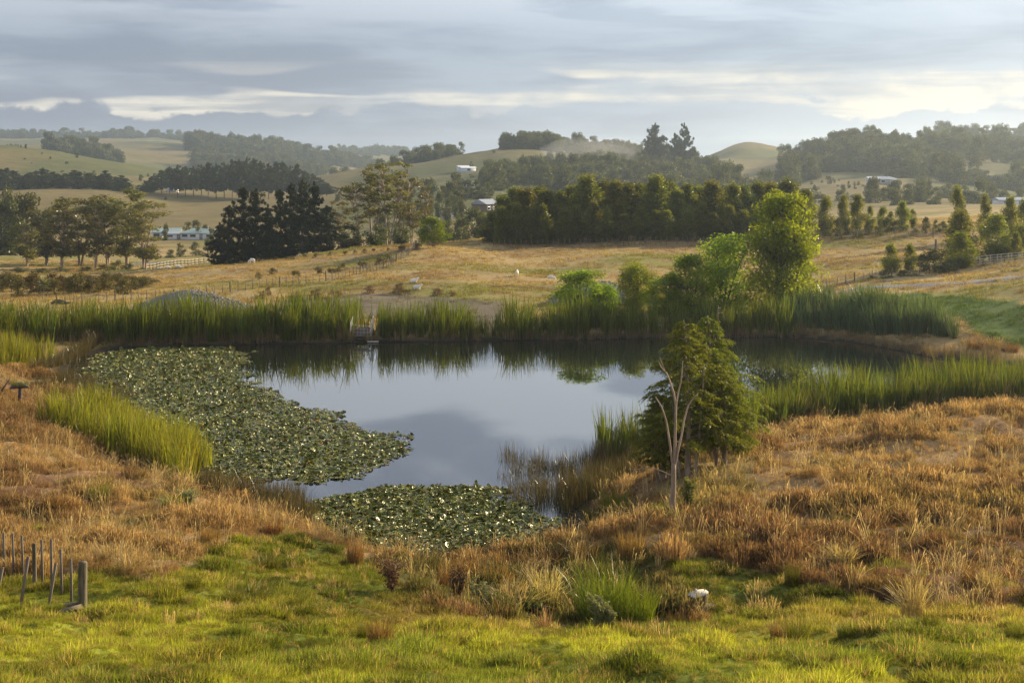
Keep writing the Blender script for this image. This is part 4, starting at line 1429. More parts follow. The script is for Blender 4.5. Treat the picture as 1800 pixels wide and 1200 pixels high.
# ---------------------------------------------------------------- the near conifers and the bare forked tree
def near_conifer(px, D, top, wpx, seed, label, leader):
    rng = np.random.default_rng(seed)
    x, y, z = gpt(px, D)
    H = zat(top, D) - z
    Wd = wpx / F * D
    o = empty('conifer', (x, y, z - .05), label, 'tree')
    tk = Geo()
    cr = Geo()
    axis = bez((0, 0, -.3), (.15, .05, H * .5), (-.15, 0, H), 12)
    tk.tube(axis, np.linspace(.13, .02, 12), 8)
    for s in range(3):
        a = rng.uniform(0, 6.28)
        b0 = np.array([math.cos(a) * .25, math.sin(a) * .25, -.2])
        tk.tube(bez(b0, b0 + np.array([math.cos(a) * .3, math.sin(a) * .3, H * .3]), np.array([math.cos(a) * Wd * .18, math.sin(a) * Wd * .18, H * .72]), 9), np.linspace(.07, .015, 9), 6)
    C, U, V, T = [], [], [], []
    nbr = 84
    for i in range(nbr):
        q = (i + .5) / nbr
        zz = H * (.20 + .79 * q)
        ln = Wd / 2 * (1.0 - q) ** .62 * min(1, .6 + q * 2.2) * 1.12 * rng.uniform(.45, 1.25) + .15
        a = i * 2.399 + rng.normal(0, .3)
        d = np.array([math.cos(a), math.sin(a), 0])
        s0 = axis[min(11, int(zz / H * 11))] * np.array([1, 1, 0]) + np.array([0, 0, zz - ln * .15])
        mid = s0 + d * ln * .55 + np.array([0, 0, ln * .28])
        e = s0 + d * ln + np.array([0, 0, ln * rng.uniform(-.10, .18)])
        p = bez(s0, mid, e, 6)
        tk.tube(p, np.linspace(.022, .006, 6), 4)
        ns = int(7 + ln * 9)
        side = np.cross(d, [0, 0, 1])
        for k in range(ns):
            f = .22 + .78 * (k + rng.uniform(0, 1)) / ns
            c = (1 - f) ** 2 * s0 + 2 * f * (1 - f) * mid + f * f * e
            sg = 1 if k % 2 else -1
            sl = (.20 + .38 * (1 - f) + .12 * rng.uniform()) * (.6 + .35 * ln)
            sd = unit(d * rng.uniform(.4, .9) + side * sg * rng.uniform(.5, 1.0) + np.array([0, 0, rng.normal(-.05, .18)]))
            nl = 24
            ff = np.linspace(.05, 1, nl)
            cc = c + sd * sl * ff[:, None] + np.array([0, 0, -1]) * (sl * .45 * ff ** 2)[:, None] + rng.normal(0, .022, (nl, 3))
            uu = unit(sd + rng.normal(0, .42, (nl, 3)) + np.array([0, 0, -.4]))
            vv = unit(np.cross(uu, rng.normal(0, 1, (nl, 3)) * np.array([.4, .4, 1.0])))
            sc = rng.uniform(.7, 1.3, nl)[:, None] * (1.15 - .5 * ff)[:, None]
            C.append(cc)
            U.append(uu * .060 * sc)
            V.append(vv * .017 * sc)
            T.append(np.clip(rng.uniform(0, .6, nl) + .35 * f + rng.normal(0, .08), 0, 1))
    cr.leaves(np.vstack(C), np.vstack(U), np.vstack(V), np.concatenate(T))
    t = obj('trunk', tk.mesh('conifer_trunk', True), M['bark_grey'], o)
    obj('crown', cr.mesh('conifer_crown'), M['conifer'], o)
    if leader:
        g = Geo()
        g.tube(bez((.25, 0, H * .8), (.28, 0, H), (.30, 0, H + .45), 6), np.linspace(.03, .008, 6), 5)
        for k in range(14):
            a = rng.uniform(0, 6.28)
            zz = H * .82 + k * (H * .18 + .4) / 14
            g.tube(bez((.27, 0, zz), (.27 + math.cos(a) * .2, math.sin(a) * .2, zz + .02), (.27 + math.cos(a) * .42, math.sin(a) * .42, zz - .03 + rng.normal(0, .05)), 4), np.linspace(.009, .004, 4), 4)
        obj('dead_leader', g.mesh('dead_leader', True), M['bark_grey'], o)['label'] = 'bare grey leader rising above the foliage'
    return o


near_conifer(1250, 59.5, 552, 175, 3, 'leafy conifer with a dead leader, the right one at the pond edge', True)
near_conifer(1208, 57.0, 560, 165, 4, 'leafy conifer close behind the bare forked tree', False)
near_conifer(1272, 58.0, 640, 130, 6, 'low spreading conifer on the right of the pair at the pond edge', False)
near_conifer(1165, 58.5, 690, 90, 9, 'low shaded conifer at the left of the pair at the pond edge', False)


def bare_tree():
    D = 49.0
    x0, y0, z0 = gpt(1183, D)
    o = empty('bare_tree', (x0, y0, z0), 'bare pale forked trunk standing in front of the conifers', 'tree')

    def w(px, py, dy=0.0):
        d = D + dy
        return ((px - 900) / F * d - x0, dy, zat(py, d) - z0)
    g = Geo()
    g.tube([w(1184, 925), w(1183, 905), w(1182, 880), w(1184, 855), w(1184, 830), w(1184, 815)], [.15, .11, .10, .09, .085, .08], 10)
    o2 = obj('trunk', g.mesh('bare_trunk', True), M['bark_pale'], o)
    for pts, r in (([(1184, 828), (1180, 800), (1176, 770), (1171, 740), (1163, 715), (1152, 697)], (.075, .065, .058, .05, .042, .028)),
                   ([(1184, 826), (1186, 790), (1187, 750), (1188, 712), (1184, 690), (1177, 668), (1171, 655), (1162, 645), (1157, 634)], (.085, .08, .07, .062, .055, .045, .04, .03, .018)),
                   ([(1188, 715), (1192, 690), (1197, 670), (1199, 650), (1200, 634)], (.05, .042, .036, .03, .018)),
                   ([(1186, 822), (1191, 795), (1198, 765), (1203, 735), (1210, 712), (1220, 698), (1227, 692)], (.065, .06, .055, .048, .04, .03, .02)),
                   ([(1171, 655), (1164, 640), (1160, 628)], (.02, .016, .01)),
                   ([(1183, 838), (1165, 828), (1145, 822), (1120, 824), (1104, 836), (1085, 862)], (.035, .028, .022, .018, .014, .008))):
        g = Geo()
        g.tube([w(a, b, .05 * i) for i, (a, b) in enumerate(pts)], np.array(r) * .66, 7)
        obj('limb', g.mesh('bare_limb', True), M['bark_pale'], o)


bare_tree()


# ---------------------------------------------------------------- fences
def stake(mat, h, r, k=8, square=False):
    g = Geo()
    if square:
        g.box((-r, -r * .7, -.5), (r, r * .7, h))
    else:
        g.tube([(0, 0, -.5), (0, 0, h * .5), (0, 0, h * .97), (0, 0, h)], [r * 1.03, r, r * .98, r * .85], k)
    me = g.mesh('stake', not square)
    me.materials.append(M[mat])
    return me


def line_fence(name, pts, label, step, post_every, h, r_b, r_p, mats=('batten_wood', 'post_wood'), wires=3, group=None):
    """battens and posts along a ground line of (photo column, distance)"""
    P = np.array([((a - 900) / F * d, d) for a, d in pts])
    seg = np.linalg.norm(np.diff(P, axis=0), axis=1)
    cum = np.concatenate([[0], np.cumsum(seg)])
    n = int(cum[-1] / step) + 1
    u = np.linspace(0, cum[-1], n)
    x = np.interp(u, cum, P[:, 0])
    y = np.interp(u, cum, P[:, 1])
    z = terr(x, y)
    o = empty(name, (x[0], y[0], z[0]), label, 'fence', group)
    mb = stake(mats[0], h * .92, r_b, 4, True)
    mp = stake(mats[1], h, r_p, 8)
    for i in range(n):
        post = i % post_every == 0 or i == n - 1
        q = obj('post' if post else 'batten', mp if post else mb, None, o)
        q.location = (x[i] - x[0], y[i] - y[0], z[i] - z[0] + (0 if post else RT.uniform(-.04, .04)))
        q.rotation_euler = (RT.normal(0, .03), RT.normal(0, .04), RT.uniform(0, 3))
    for k in range(wires):
        g = Geo()
        zz = z - z[0] + h * (.25 + .6 * k / max(1, wires - 1))
        g.tube(np.stack([x - x[0], y - y[0], zz], -1), .004, 3, False)
        obj('wire', g.mesh('wire'), M['wire'], o)
    return o


def near_fence():
    x0, y0, z0 = gpt(145, 33.0)
    o = empty('near_fence', (x0, y0, z0), 'old wooden post and batten fence with leaning battens at lower left', 'fence')
    # (px, base py, top py, px at top, radius, square)
    spec = [('strainer_post', 145, 1090, 1000, 145.5, .108, False), ('batten', 126, 1068, 990, 124.5, .026, True), ('batten', 109, 1062, 982, 106.5, .026, True), ('batten', 91, 1058, 973, 90, .026, True),
            ('batten', 75, 1046, 965, 73, .026, True), ('post', 61, 1035, 957, 60, .055, False), ('batten', 41, 1024, 948, 38, .026, True), ('batten', 24.5, 1018, 939, 22, .026, True), ('batten', 8.5, 1010, 931, 6, .026, True), ('batten', -9, 1004, 924, -11, .026, True),
            ('post', -25, 1000, 912, -25, .055, False),
            ('leaning_batten', 36, 1085, 997, 50, .03, True), ('leaning_batten', 85, 1076, 998, 98.5, .03, True), ('leaning_batten', -4, 1035, 993, 5, .03, True)]
    for nm, pb, qb, qt, pt, r, sq in spec:
        D = 33.0 + (1090 - qb) / 90.0 * 5.2 if nm != 'leaning_batten' else 33.2 + (1085 - qb) / 90.0 * 4
        xb = (pb - 900) / F * D
        zb = float(terr([xb], [D])[0])
        xt = (pt - 900) / F * D
        h = (qb - qt) / F * D
        g = Geo()
        lx = xt - xb
        if sq:
            s = r
            V = []
            for zz, ox in ((-.35, -lx * .35 / h), (h, lx)):
                V += [(ox - s, -s * .75, zz), (ox + s, -s * .75, zz), (ox + s, s * .75, zz), (ox - s, s * .75, zz)]
            g.add(V, [(0, 3, 2, 1), (4, 5, 6, 7), (0, 1, 5, 4), (1, 2, 6, 5), (2, 3, 7, 6), (3, 0, 4, 7)])
        else:
            g.tube([(0, 0, -.4), (lx * .1, 0, h * .3), (lx * .7, 0, h * .75), (lx, 0, h * .975), (lx, 0, h)], [r * 1.05, r * 1.02, r, r * .97, r * .88], 12)
        q = obj(nm, g.mesh(nm, not sq), M['post_wood' if not sq else 'batten_wood'], o)
        q.location = (xb - x0, D - y0, zb - z0)

    def w(px, py, D):
        return ((px - 900) / F * D - x0, D - y0, zat(py, D) - z0)
    for a, b in ((w(52, 1079, 33.9), w(143, 1060, 33.1)), (w(58, 1093, 32.4), w(143, 1065, 32.85))):
        g = Geo()
        a, b = np.array(a), np.array(b)
        g.tube([a, a * .66 + b * .34 + np.array([0, 0, -.02]), a * .3 + b * .7 + np.array([0, 0, .02]), b], [.062, .068, .066, .055], 9)
        obj('stay_log', g.mesh('stay_log', True), M['log_wood'], o)


near_fence()
line_fence('paddock_fence', [(100, 138), (255, 145), (330, 147), (430, 151), (520, 156), (610, 161), (680, 171), (722, 184), (742, 196)], 'long batten fence climbing the left side of the sheep paddock', .9, 7, 1.15, .035, .07, wires=0)
line_fence('belt_fence', [(868, 200), (950, 200), (1050, 200.5), (1150, 200.5), (1250, 201), (1350, 200), (1440, 198)], 'batten fence along the foot of the dark shelter belt', .75, 8, 1.25, .03, .06, wires=0)
line_fence('verge_fence', [(1442, 198), (1530, 197), (1640, 195)], 'sparse wire fence along the verge right of the belt', 2.2, 3, 1.2, .04, .075, wires=3)
line_fence('track_fence', [(1436, 144), (1470, 144.5), (1520, 146), (1570, 147), (1620, 148), (1684, 149)], 'short wire fence between the gravel track and the paddock', 1.05, 4, 1.1, .03, .06, wires=3)
p_ = gpt(1645, 178)
tag(obj('gate_post', stake('post_wood', 1.9, .14), None), 'stout dark post standing alone at the paddock corner', 'post').location = p_


def rail_fence(name, pts, label, h, rails, post_step, mat, post_mat, uprights=0):
    P = np.array([((a - 900) / F * d, d) for a, d in pts])
    seg = np.linalg.norm(np.diff(P, axis=0), axis=1)
    cum = np.concatenate([[0], np.cumsum(seg)])
    n = int(cum[-1] / post_step) + 1
    u = np.linspace(0, cum[-1], n)
    x, y = np.interp(u, cum, P[:, 0]), np.interp(u, cum, P[:, 1])
    z = terr(x, y)
    o = empty(name, (x[0], y[0], z[0]), label, 'fence')
    mp = stake(post_mat, h * 1.02, .06, 4, True)
    for i in range(n):
        q = obj('post', mp, None, o)
        q.location = (x[i] - x[0], y[i] - y[0], z[i] - z[0])
    for i in range(n - 1):
        for k in range(rails):
            zz = h * (.18 + .76 * k / (rails - 1))
            a = Vector((x[i] - x[0], y[i] - y[0] - .07, z[i] - z[0] + zz))
            b = Vector((x[i + 1] - x[0], y[i + 1] - y[0] - .07, z[i + 1] - z[0] + zz))
            d = b - a
            Mx = Matrix.Translation(a) @ d.to_track_quat('X', 'Z').to_matrix().to_4x4()
            obj('rail', Geo().box((0.01, -.015, -.035), (d.length - .01, .015, .035), Mx).mesh('rail'), M[mat], o)
        for k in range(uprights):
            f = (k + 1) / (uprights + 1)
            q = Geo().box((-.025, -.02, .05), (.025, .02, h * .97))
            b = obj('batten', q.mesh('batten'), M[mat], o)
            b.location = (x[i] + (x[i + 1] - x[i]) * f - x[0], y[i] + (y[i + 1] - y[i]) * f - y[0] - .11, z[i] + (z[i + 1] - z[i]) * f - z[0])
    return o


rail_fence('rail_fence', [(1690, 150), (1740, 149), (1800, 147), (1860, 145)], 'pale gridded rail fence climbing to the right edge', 1.05, 4, 1.05, 'pale_wood', 'post_wood', 2)
tag(obj('corner_post', stake('post_wood', 1.35, .16), None), 'thick dark corner post where the rail fence begins', 'post').location = gpt(1687, 149.6)
rail_fence('road_fence', [(256, 262), (300, 276), (345, 290), (392, 300)], 'pale rail fence beside the road in the left valley', 1.2, 3, 1.9, 'pale_wood', 'post_wood')


# ---------------------------------------------------------------- tracks and gravel
def ribbon(name, pts, width, mat, label, lift=.06, kind='structure'):
    P = np.array([((a - 900) / F * d, d) for a, d in pts])
    seg = np.linalg.norm(np.diff(P, axis=0), axis=1)
    cum = np.concatenate([[0], np.cumsum(seg)])
    n = int(cum[-1] / 1.0) + 2
    u = np.linspace(0, cum[-1], n)
    c = np.stack([np.interp(u, cum, P[:, 0]), np.interp(u, cum, P[:, 1])], -1)
    for _ in range(6):
        c[1:-1] = (c[:-2] + 2 * c[1:-1] + c[2:]) / 4
    d = unit(np.gradient(c, axis=0))
    nrm = np.stack([-d[:, 1], d[:, 0]], -1)
    k = 7
    V = []
    for j in np.linspace(-.5, .5, k):
        wv = width * (1 + .12 * np.sin(u * .7 + j * 4))
        q = c + nrm * (j * wv)[:, None]
        V.append(np.stack([q[:, 0], q[:, 1], terr(q[:, 0], q[:, 1]) + lift * (1 - (2 * abs(j)) ** 4 * 1.4)], -1))
    V = np.stack(V, 1).reshape(-1, 3)
    i = np.arange(n - 1)[:, None] * k + np.arange(k - 1)[None]
    o = obj(name, Geo().add(V, np.stack([i, i + 1, i + k + 1, i + k], -1).reshape(-1, 4)).mesh(name, True), M[mat])
    return tag(o, label, 'track', kind=kind)


ribbon('gravel_track', [(1350, 140), (1440, 140), (1530, 138), (1600, 136), (1700, 134), (1800, 132), (1950, 128)], 3.0, 'gravel', 'grey gravel track running up to the right', .10)
ribbon('road', [(180, 285), (260, 292), (330, 300), (400, 306), (520, 320)], 4.5, 'road', 'pale road through the left valley', .12)
ribbon('driveway', [(745, 380), (775, 410), (800, 440), (850, 452)], 7, 'road', 'pale driveway leading to the brown building', .15)


def heap(name, px, D, w, h, dpt, label, seed):
    x0, y0, z0 = gpt(px, D)
    n = 40
    u = np.linspace(-1, 1, n)
    X, Y = np.meshgrid(u, u)
    r = np.sqrt(X ** 2 + Y ** 2)
    z = h * np.clip(1 - r, 0, 1) ** .8 * (1.15 - .3 * X) + (fbm(X * 3 + seed, Y * 3, seed, 4) - .5) * .35 * np.clip(1.1 - r, 0, 1)
    z = np.minimum(z, h * (.95 + .08 * fbm(X * 4, Y * 4, seed + 3, 3)))
    z = np.where(r > 1, -.3, z - .05)
    i = np.arange(n - 1)[:, None] * n + np.arange(n - 1)[None]
    V = np.stack([X.ravel() * w / 2, Y.ravel() * dpt / 2, z.ravel()], -1)
    o = obj(name, Geo().add(V, np.stack([i, i + 1, i + n + 1, i + n], -1).reshape(-1, 4)).mesh(name, True), M['gravel'])
    o.location = (x0, y0, z0)
    tag(o, label, 'gravel heap')
    # loose stones on the heap
    rng = np.random.default_rng(seed)
    st = []
    for q in range(3):
        g = Geo()
        g.box((-.5, -.5, -.4), (.5, .5, .4))
        me = g.mesh('stone')
        co = np.array([v.co for v in me.vertices]) + rng.normal(0, .12, (8, 3))
        me.vertices.foreach_set('co', co.astype(np.float32).ravel())
        me.materials.append(M['gravel'])
        st.append(bpy.data.objects.new('stone', me))
    m = 1500
    aa, rr = rng.uniform(0, 6.28, m), np.sqrt(rng.uniform(0, .98, m))
    gx, gy = rr * np.cos(aa), rr * np.sin(aa)
    ii, jj = ((gy + 1) / 2 * (n - 1)).astype(int), ((gx + 1) / 2 * (n - 1)).astype(int)
    P = np.stack([gx * w / 2, gy * dpt / 2, z[ii, jj] + .03], -1)
    s = scatter('gravel', st, P, rng.uniform(0, 6, m), rng.uniform(.06, .18, m), None, None, rng.uniform(0, 3, (m, 2)))
    s.parent = o


heap('gravel_heap', 338, 133, 11.5, 1.75, 7, 'grey gravel heap behind the left reeds', 3)
heap('gravel_heap', 1060, 137, 11, 1.9, 6, 'dark gravel bank behind the willows', 9)

# ---------------------------------------------------------------- plants of the foreground
RP = np.random.default_rng(77)
M['tus_green'] = leaf_mat('tussock_green', (.075, .085, .016), (.19, .18, .032), .4, .45, .3)
M['tus_brown'] = leaf_mat('tussock_brown', (.13, .075, .028), (.34, .20, .08), .35, .5, .3)
M['tus_straw'] = leaf_mat('tussock_straw', (.24, .17, .08), (.48, .36, .18), .35, .5, .3)
M['tus_bright'] = leaf_mat('tussock_bright', (.085, .13, .014), (.19, .235, .03), .45, .4, .35)


def tuss_mesh(kind):
    if kind == 'mound':
        g = blades(RP, 420, .25, .55, .016, .34, .75, 4, None, .8)
        mt = 'tus_green'
    elif kind == 'brown':
        g = blades(RP, 300, .35, .95, .014, .28, .30, 3, None, .5)
        mt = 'tus_brown'
    elif kind == 'straw':
        g = blades(RP, 240, .45, 1.1, .012, .30, .45, 4, (.2, .02), .6)
        mt = 'tus_straw'
    elif kind == 'rush':
        g = blades(RP, 360, .45, 1.0, .013, .28, .40, 4, None, .6)
        mt = 'tus_green'
    else:
        g = blades(RP, 520, .8, 1.6, .018, .55, .42, 4, None, .8)
        mt = 'tus_bright'
    me = g.mesh(kind + '_tussock')
    me.materials.append(M[mt])
    return me


TM = {k: [tuss_mesh(k) for _ in range(2)] for k in ('mound', 'brown', 'straw', 'rush', 'carex')}
TH = {'mound': .5, 'brown': .85, 'straw': .95, 'rush': .9, 'carex': 1.4}


def tussock(name, kind, px, py, hpx, wpx, label, group=None, d0=28, d1=60):
    D = dground(px, py, d0, d1)
    x, y, z = gpt(px, D)
    me = TM[kind][int(RP.integers(0, 2))]
    o = obj(name, me)
    h = hpx / F * D
    w = wpx / F * D
    sx = w / {'mound': 1.0, 'brown': .8, 'straw': 1.1, 'rush': .95, 'carex': 1.9}[kind]
    o.location = (x, y, z - .03)
    o.rotation_euler = (0, 0, RP.uniform(0, 6.28))
    o.scale = (sx, sx, h / TH[kind])
    return tag(o, label, 'tussock', group)


for a in (('mound', 440, 1062, 34, 92, 'broad dark green tussock mound on the left lawn'), ('mound', 405, 1058, 26, 56, 'smaller tussock mound merged with the left side of the broad one'), ('rush', 520, 1072, 34, 44, 'round dark rush tussock right of the broad mound'),
          ('mound', 472, 1000, 30, 66, 'green tussock mound up the slope above the broad one'), ('rush', 340, 1034, 28, 36, 'small dark tussock at the edge of the dry grass'), ('brown', 624, 990, 52, 42, 'upright brown tussock at the water end of the lawn'),
          ('brown', 668, 1126, 46, 62, 'rusty brown dock tussock on the front lawn'), ('rush', 640, 1122, 34, 40, 'green tussock leaning on the rusty dock tussock'), ('rush', 1392, 1030, 42, 40, 'upright green rush on the right green patch'),
          ('rush', 1402, 1132, 50, 66, 'yellow-green rush tussock at the lower right'), ('brown', 1368, 1122, 34, 40, 'short brown tussock left of the yellow-green rush'), ('mound', 1540, 1118, 34, 70, 'dark tussock at the front edge of the right slope'), ('mound', 1488, 1118, 32, 46, 'dark hollow tussock left of the front right one'),
          ('straw', 1606, 1085, 70, 72, 'tall straw-coloured tussock on the right slope foot'), ('rush', 1632, 1108, 40, 60, 'olive tussock below the tall straw-coloured one'), ('mound', 1785, 1185, 34, 50, 'dark tussock in the bottom right corner'),
          ('carex', 1062, 1092, 100, 165, 'tall bright green sedge clump in the gully'), ('carex', 1120, 1096, 70, 110, 'right half of the bright sedge growth in the gully'), ('straw', 905, 1080, 62, 90, 'straw-coloured grass clump left of the bright sedge'), ('straw', 960, 1070, 66, 80, 'pale grass clump behind the bright sedge'),
          ('brown', 870, 1040, 56, 80, 'brown grass clump at the head of the gully'), ('brown', 790, 1040, 60, 60, 'red-brown weeds at the left rim of the gully'), ('brown', 1172, 1066, 40, 50, 'brown clump between the sedge and the stump'), ('brown', 1185, 1098, 26, 40, 'low brown clump right of the bright sedge'),
          ('rush', 1082, 905, 54, 80, 'green rush clump on the bank left of the bare trunk'), ('rush', 1050, 925, 44, 70, 'shaded rush clump at the water by the bare trunk'), ('carex', 1160, 915, 34, 46, 'bright grass clump at the foot of the bare trunk'), ('brown', 1030, 985, 40, 70, 'brown grass clump at the near right shore'),
          ('brown', 960, 995, 34, 90, 'dark brown grass along the near shore'), ('brown', 1110, 975, 46, 76, 'tawny grass clump on the right bank'), ('brown', 900, 1000, 32, 80, 'brown shore grass left of the tawny clump'), ('brown', 820, 1010, 34, 80, 'brown shore grass under the lily patch'),
          ('brown', 370, 950, 26, 50, 'rusty tussock on the left dry slope'), ('rush', 300, 892, 26, 60, 'olive tussock high on the left dry slope'), ('brown', 480, 940, 26, 44, 'brown tussock near the dark rushes'), ('straw', 190, 990, 34, 60, 'straw tussock left of the lawn edge'), ('brown', 90, 900, 36, 60, 'tawny tussock on the left slope'),
          ('straw', 230, 1010, 40, 60, 'pale dry tussock above the fence end'), ('rush', 175, 880, 34, 60, 'olive tussock above the left fence'),
          ('straw', 1480, 1000, 40, 70, 'pale tussock on the right dry slope'), ('brown', 1710, 1030, 44, 60, 'russet tussock at the far right slope foot'), ('straw', 1740, 1040, 40, 50, 'pale tussock at the right edge of the slope foot')):
    tussock('grass_tussock', *a)
for a in (('brown', 1715, 612, 20, 40, 'brown tussock at the end of the bluish reeds'), ('straw', 1745, 612, 20, 46, 'pale tussock on the right far bank'), ('brown', 1775, 618, 18, 40, 'brown tussock at the right far bank edge')):
    tussock('bank_tussock', *a, d0=98, d1=116)


def weed(name, px, py, hpx, wpx, mat, label, d0=28, d1=60, leafy=1.0, seed=1, bare=False):
    rng = np.random.default_rng(seed)
    D = dground(px, py, d0, d1)
    x, y, z = gpt(px, D)
    h, w = hpx / F * D, wpx / F * D
    o = empty(name, (x, y, z - .02), label, 'weed')
    st, lf = Geo(), Geo()
    C = []
    ns = 9 if h > .6 else 6
    for i in range(ns):
        a = rng.uniform(0, 6.28)
        e = np.array([math.cos(a) * w * .5 * rng.uniform(.2, 1), math.sin(a) * w * .5 * rng.uniform(.2, 1), h * rng.uniform(.65, 1)])
        p = bez((rng.normal(0, .03), rng.normal(0, .03), 0), (e[0] * .25, e[1] * .25, e[2] * .6), e, 7)
        st.tube(p, np.linspace(.014, .004, 7) * max(1, h), 4)
        for f in np.linspace(.25, 1, 12):
            k = min(6, int(f * 6))
            C.append(p[k] + rng.normal(0, .015 * h, 3))
            if rng.uniform() < .6:
                b = p[k]
                a2 = rng.uniform(0, 6.28)
                e2 = b + np.array([math.cos(a2) * w * .2, math.sin(a2) * w * .2, h * .12])
                st.tube([b, (b + e2) / 2 + np.array([0, 0, -.01]), e2], [.006, .004, .003], 3)
                C += [e2, (b + e2) / 2]
    C = np.array(C)
    obj('stem', st.mesh('weed_stem', True), M['bark_grey' if not bare else 'bark_dark'], o)
    r = h * .075
    rleaves(lf, rng, C, np.full((len(C), 3), r), int(9 * leafy), .05 + .045 * h, .018 + .016 * h, .1)
    obj('foliage', lf.mesh('weed_foliage'), M[mat], o)
    return o


weed('dry_thistle', 690, 1040, 68, 64, 'dock', 'leafless brown thistle bush at the end of the lawn', seed=2, leafy=.5)
weed('grey_thistle', 1050, 1108, 62, 40, 'greyweed', 'grey-green thistle in front of the bright sedge', seed=3)
weed('grey_thistle', 1070, 1108, 46, 30, 'greyweed', 'smaller yellowing thistle beside the grey-green one', seed=4)
weed('grey_weed', 850, 1076, 52, 70, 'greyweed', 'grey-green leafy weed at the left gully rim', seed=5)
weed('grey_weed', 880, 1085, 48, 60, 'weed', 'green leafy weed right of the grey-green one', seed=6)
weed('green_weed', 935, 1088, 50, 70, 'weed', 'spindly weed between the gully rim and the sedge', seed=7)
weed('red_weed', 805, 1058, 58, 34, 'dock', 'dark red-brown dock stalks at the left gully rim', seed=8)
weed('pale_weed', 332, 890, 34, 40, 'greyweed', 'pale weed beside the dark rushes on the left', seed=9, d0=48, d1=66)
weed('green_weed', 1212, 905, 60, 24, 'weed', 'thin young shoots behind the bare trunk', seed=10, d0=46, d1=62)
for i, (px, py, h, w) in enumerate(((460, 526, 14, 24), (472, 520, 16, 18), (520, 528, 15, 40), (556, 526, 17, 44), (590, 524, 13, 44), (648, 516, 15, 26), (703, 516, 18, 34), (768, 520, 13, 34), (795, 520, 9, 18))):
    tree('dock_bush', 'dockbush%d' % (i % 3), px, dground(px, py, 136, 165), py - h, w, nth(i) + ' brown dock bush along the front of the sheep paddock', 'dock bushes of the sheep paddock', .05, 'shrub')


# cabbage tree: a trunk with a head of sword leaves
def cabbage(px, D, top, label):
    x, y, z = gpt(px, D)
    H = zat(top, D) - z
    o = empty('cabbage_tree', (x, y, z), label, 'tree')
    obj('trunk', Geo().tube([(0, 0, -.3), (.03, 0, H * .3), (0, 0, H * .55)], [.09, .07, .06], 7).mesh('cabbage_trunk', True), M['bark_grey'], o)
    g = Geo()
    n = 160
    d = unit(RP.normal(size=(n, 3)) + np.array([0, 0, .5]))
    c0 = np.array([0, 0, H * .56])
    L_ = H * .46
    sd = unit(np.cross(d, RP.normal(size=(n, 3))))
    g.leaves(c0 + d * L_ * .5, d * L_ * .5, sd * .03, RP.uniform(0, 1, n))
    obj('crown', g.mesh('cabbage_crown'), M['greyweed'], o)


cabbage(76, 152, 484, 'pale spiky cabbage tree in front of the left scrub belt')


# ---------------------------------------------------------------- stump, driftwood, mound post
def stump():
    D = dground(1228, 1078, 34, 46)
    x, y, z = gpt(1228, D)
    s = D / F
    o = empty('tree_stump', (x, y, z), 'cut grey stump with a bleached white splinter in the gully', 'stump', None, .25, (1.3, 1.3, 1.15))
    rng = np.random.default_rng(4)
    g = Geo()
    k = 14
    th = np.linspace(0, 2 * np.pi, k, endpoint=False)
    rings = []
    for zz, r in ((-.25, .20), (.1, .155), (.3, .15), (.44, .165)):
        rr = r * (1 + .12 * rng.normal(size=k))
        rings.append(np.stack([rr * np.cos(th), rr * np.sin(th) * .8, np.full(k, zz) + (.03 * np.cos(th) if zz > .4 else 0)], -1))
    V = np.vstack(rings)
    f = [(i * k + j, i * k + (j + 1) % k, (i + 1) * k + (j + 1) % k, (i + 1) * k + j) for i in range(3) for j in range(k)]
    obj('bole', Geo().add(V, f).mesh('stump_bole', True), M['stump'], o)
    top = (rings[-1] - np.array([0, 0, .44])) @ np.array([[1, 0, .10], [0, 1, .12], [0, 0, 1]]) + np.array([0, 0, .46])
    V = np.vstack([top * np.array([1.12, 1.12, 1]), top * np.array([1.12, 1.12, 1]) + np.array([0, 0, .03]), [top.mean(0) + np.array([0, 0, .032])]])
    f = [(j, (j + 1) % k, k + (j + 1) % k, k + j) for j in range(k)] + [(2 * k, k + j, k + (j + 1) % k, k + (j + 2) % k) for j in range(0, k, 2)]
    obj('cut_face', Geo().add(V, f).mesh('cut_face'), M['cut_wood'], o)
    V = [(-.04, .10, .34), (.19, .0, .06), (.22, .10, .04), (-.02, .17, .34), (-.04, .10, .56), (.14, .04, .38), (.16, .09, .36), (-.03, .13, .57)]
    obj('splinter', Geo().add(V, [(0, 3, 2, 1), (4, 5, 6, 7), (0, 1, 5, 4), (1, 2, 6, 5), (2, 3, 7, 6), (3, 0, 4, 7)]).mesh('splinter'), M['bleached'], o)
    g = Geo()
    g.tube([(.10, .05, .10), (.28, .08, .10), (.46, .12, .06), (.62, .15, -.06)], [.10, .10, .085, .05], 9)
    obj('root', g.mesh('stump_root', True), M['stump'], o)


stump()


def wood_piece(name, px, D, pts, rad, mat, label, cat='log'):
    x, y, z = gpt(px, D)
    o = obj(name, Geo().tube(pts, rad, 9).mesh(name, True), M[mat])
    o.location = (x, y, z)
    return tag(o, label, cat)


wood_piece('driftwood_log', 104, 136, [(-.8, 0, .35), (-.3, .1, .55), (.2, 0, .5), (.7, 0, .4), (1.1, 0, .45)], [.10, .22, .24, .14, .06], 'bark_dark', 'dark weathered log behind the left reeds')
wood_piece('broken_branch', 985, dground(985, 1025, 38, 50), [(0, 0, 0), (-.06, 0, .22), (-.14, .02, .42)], [.10, .085, .05], 'stump', 'grey broken branch stub behind the bright sedge')


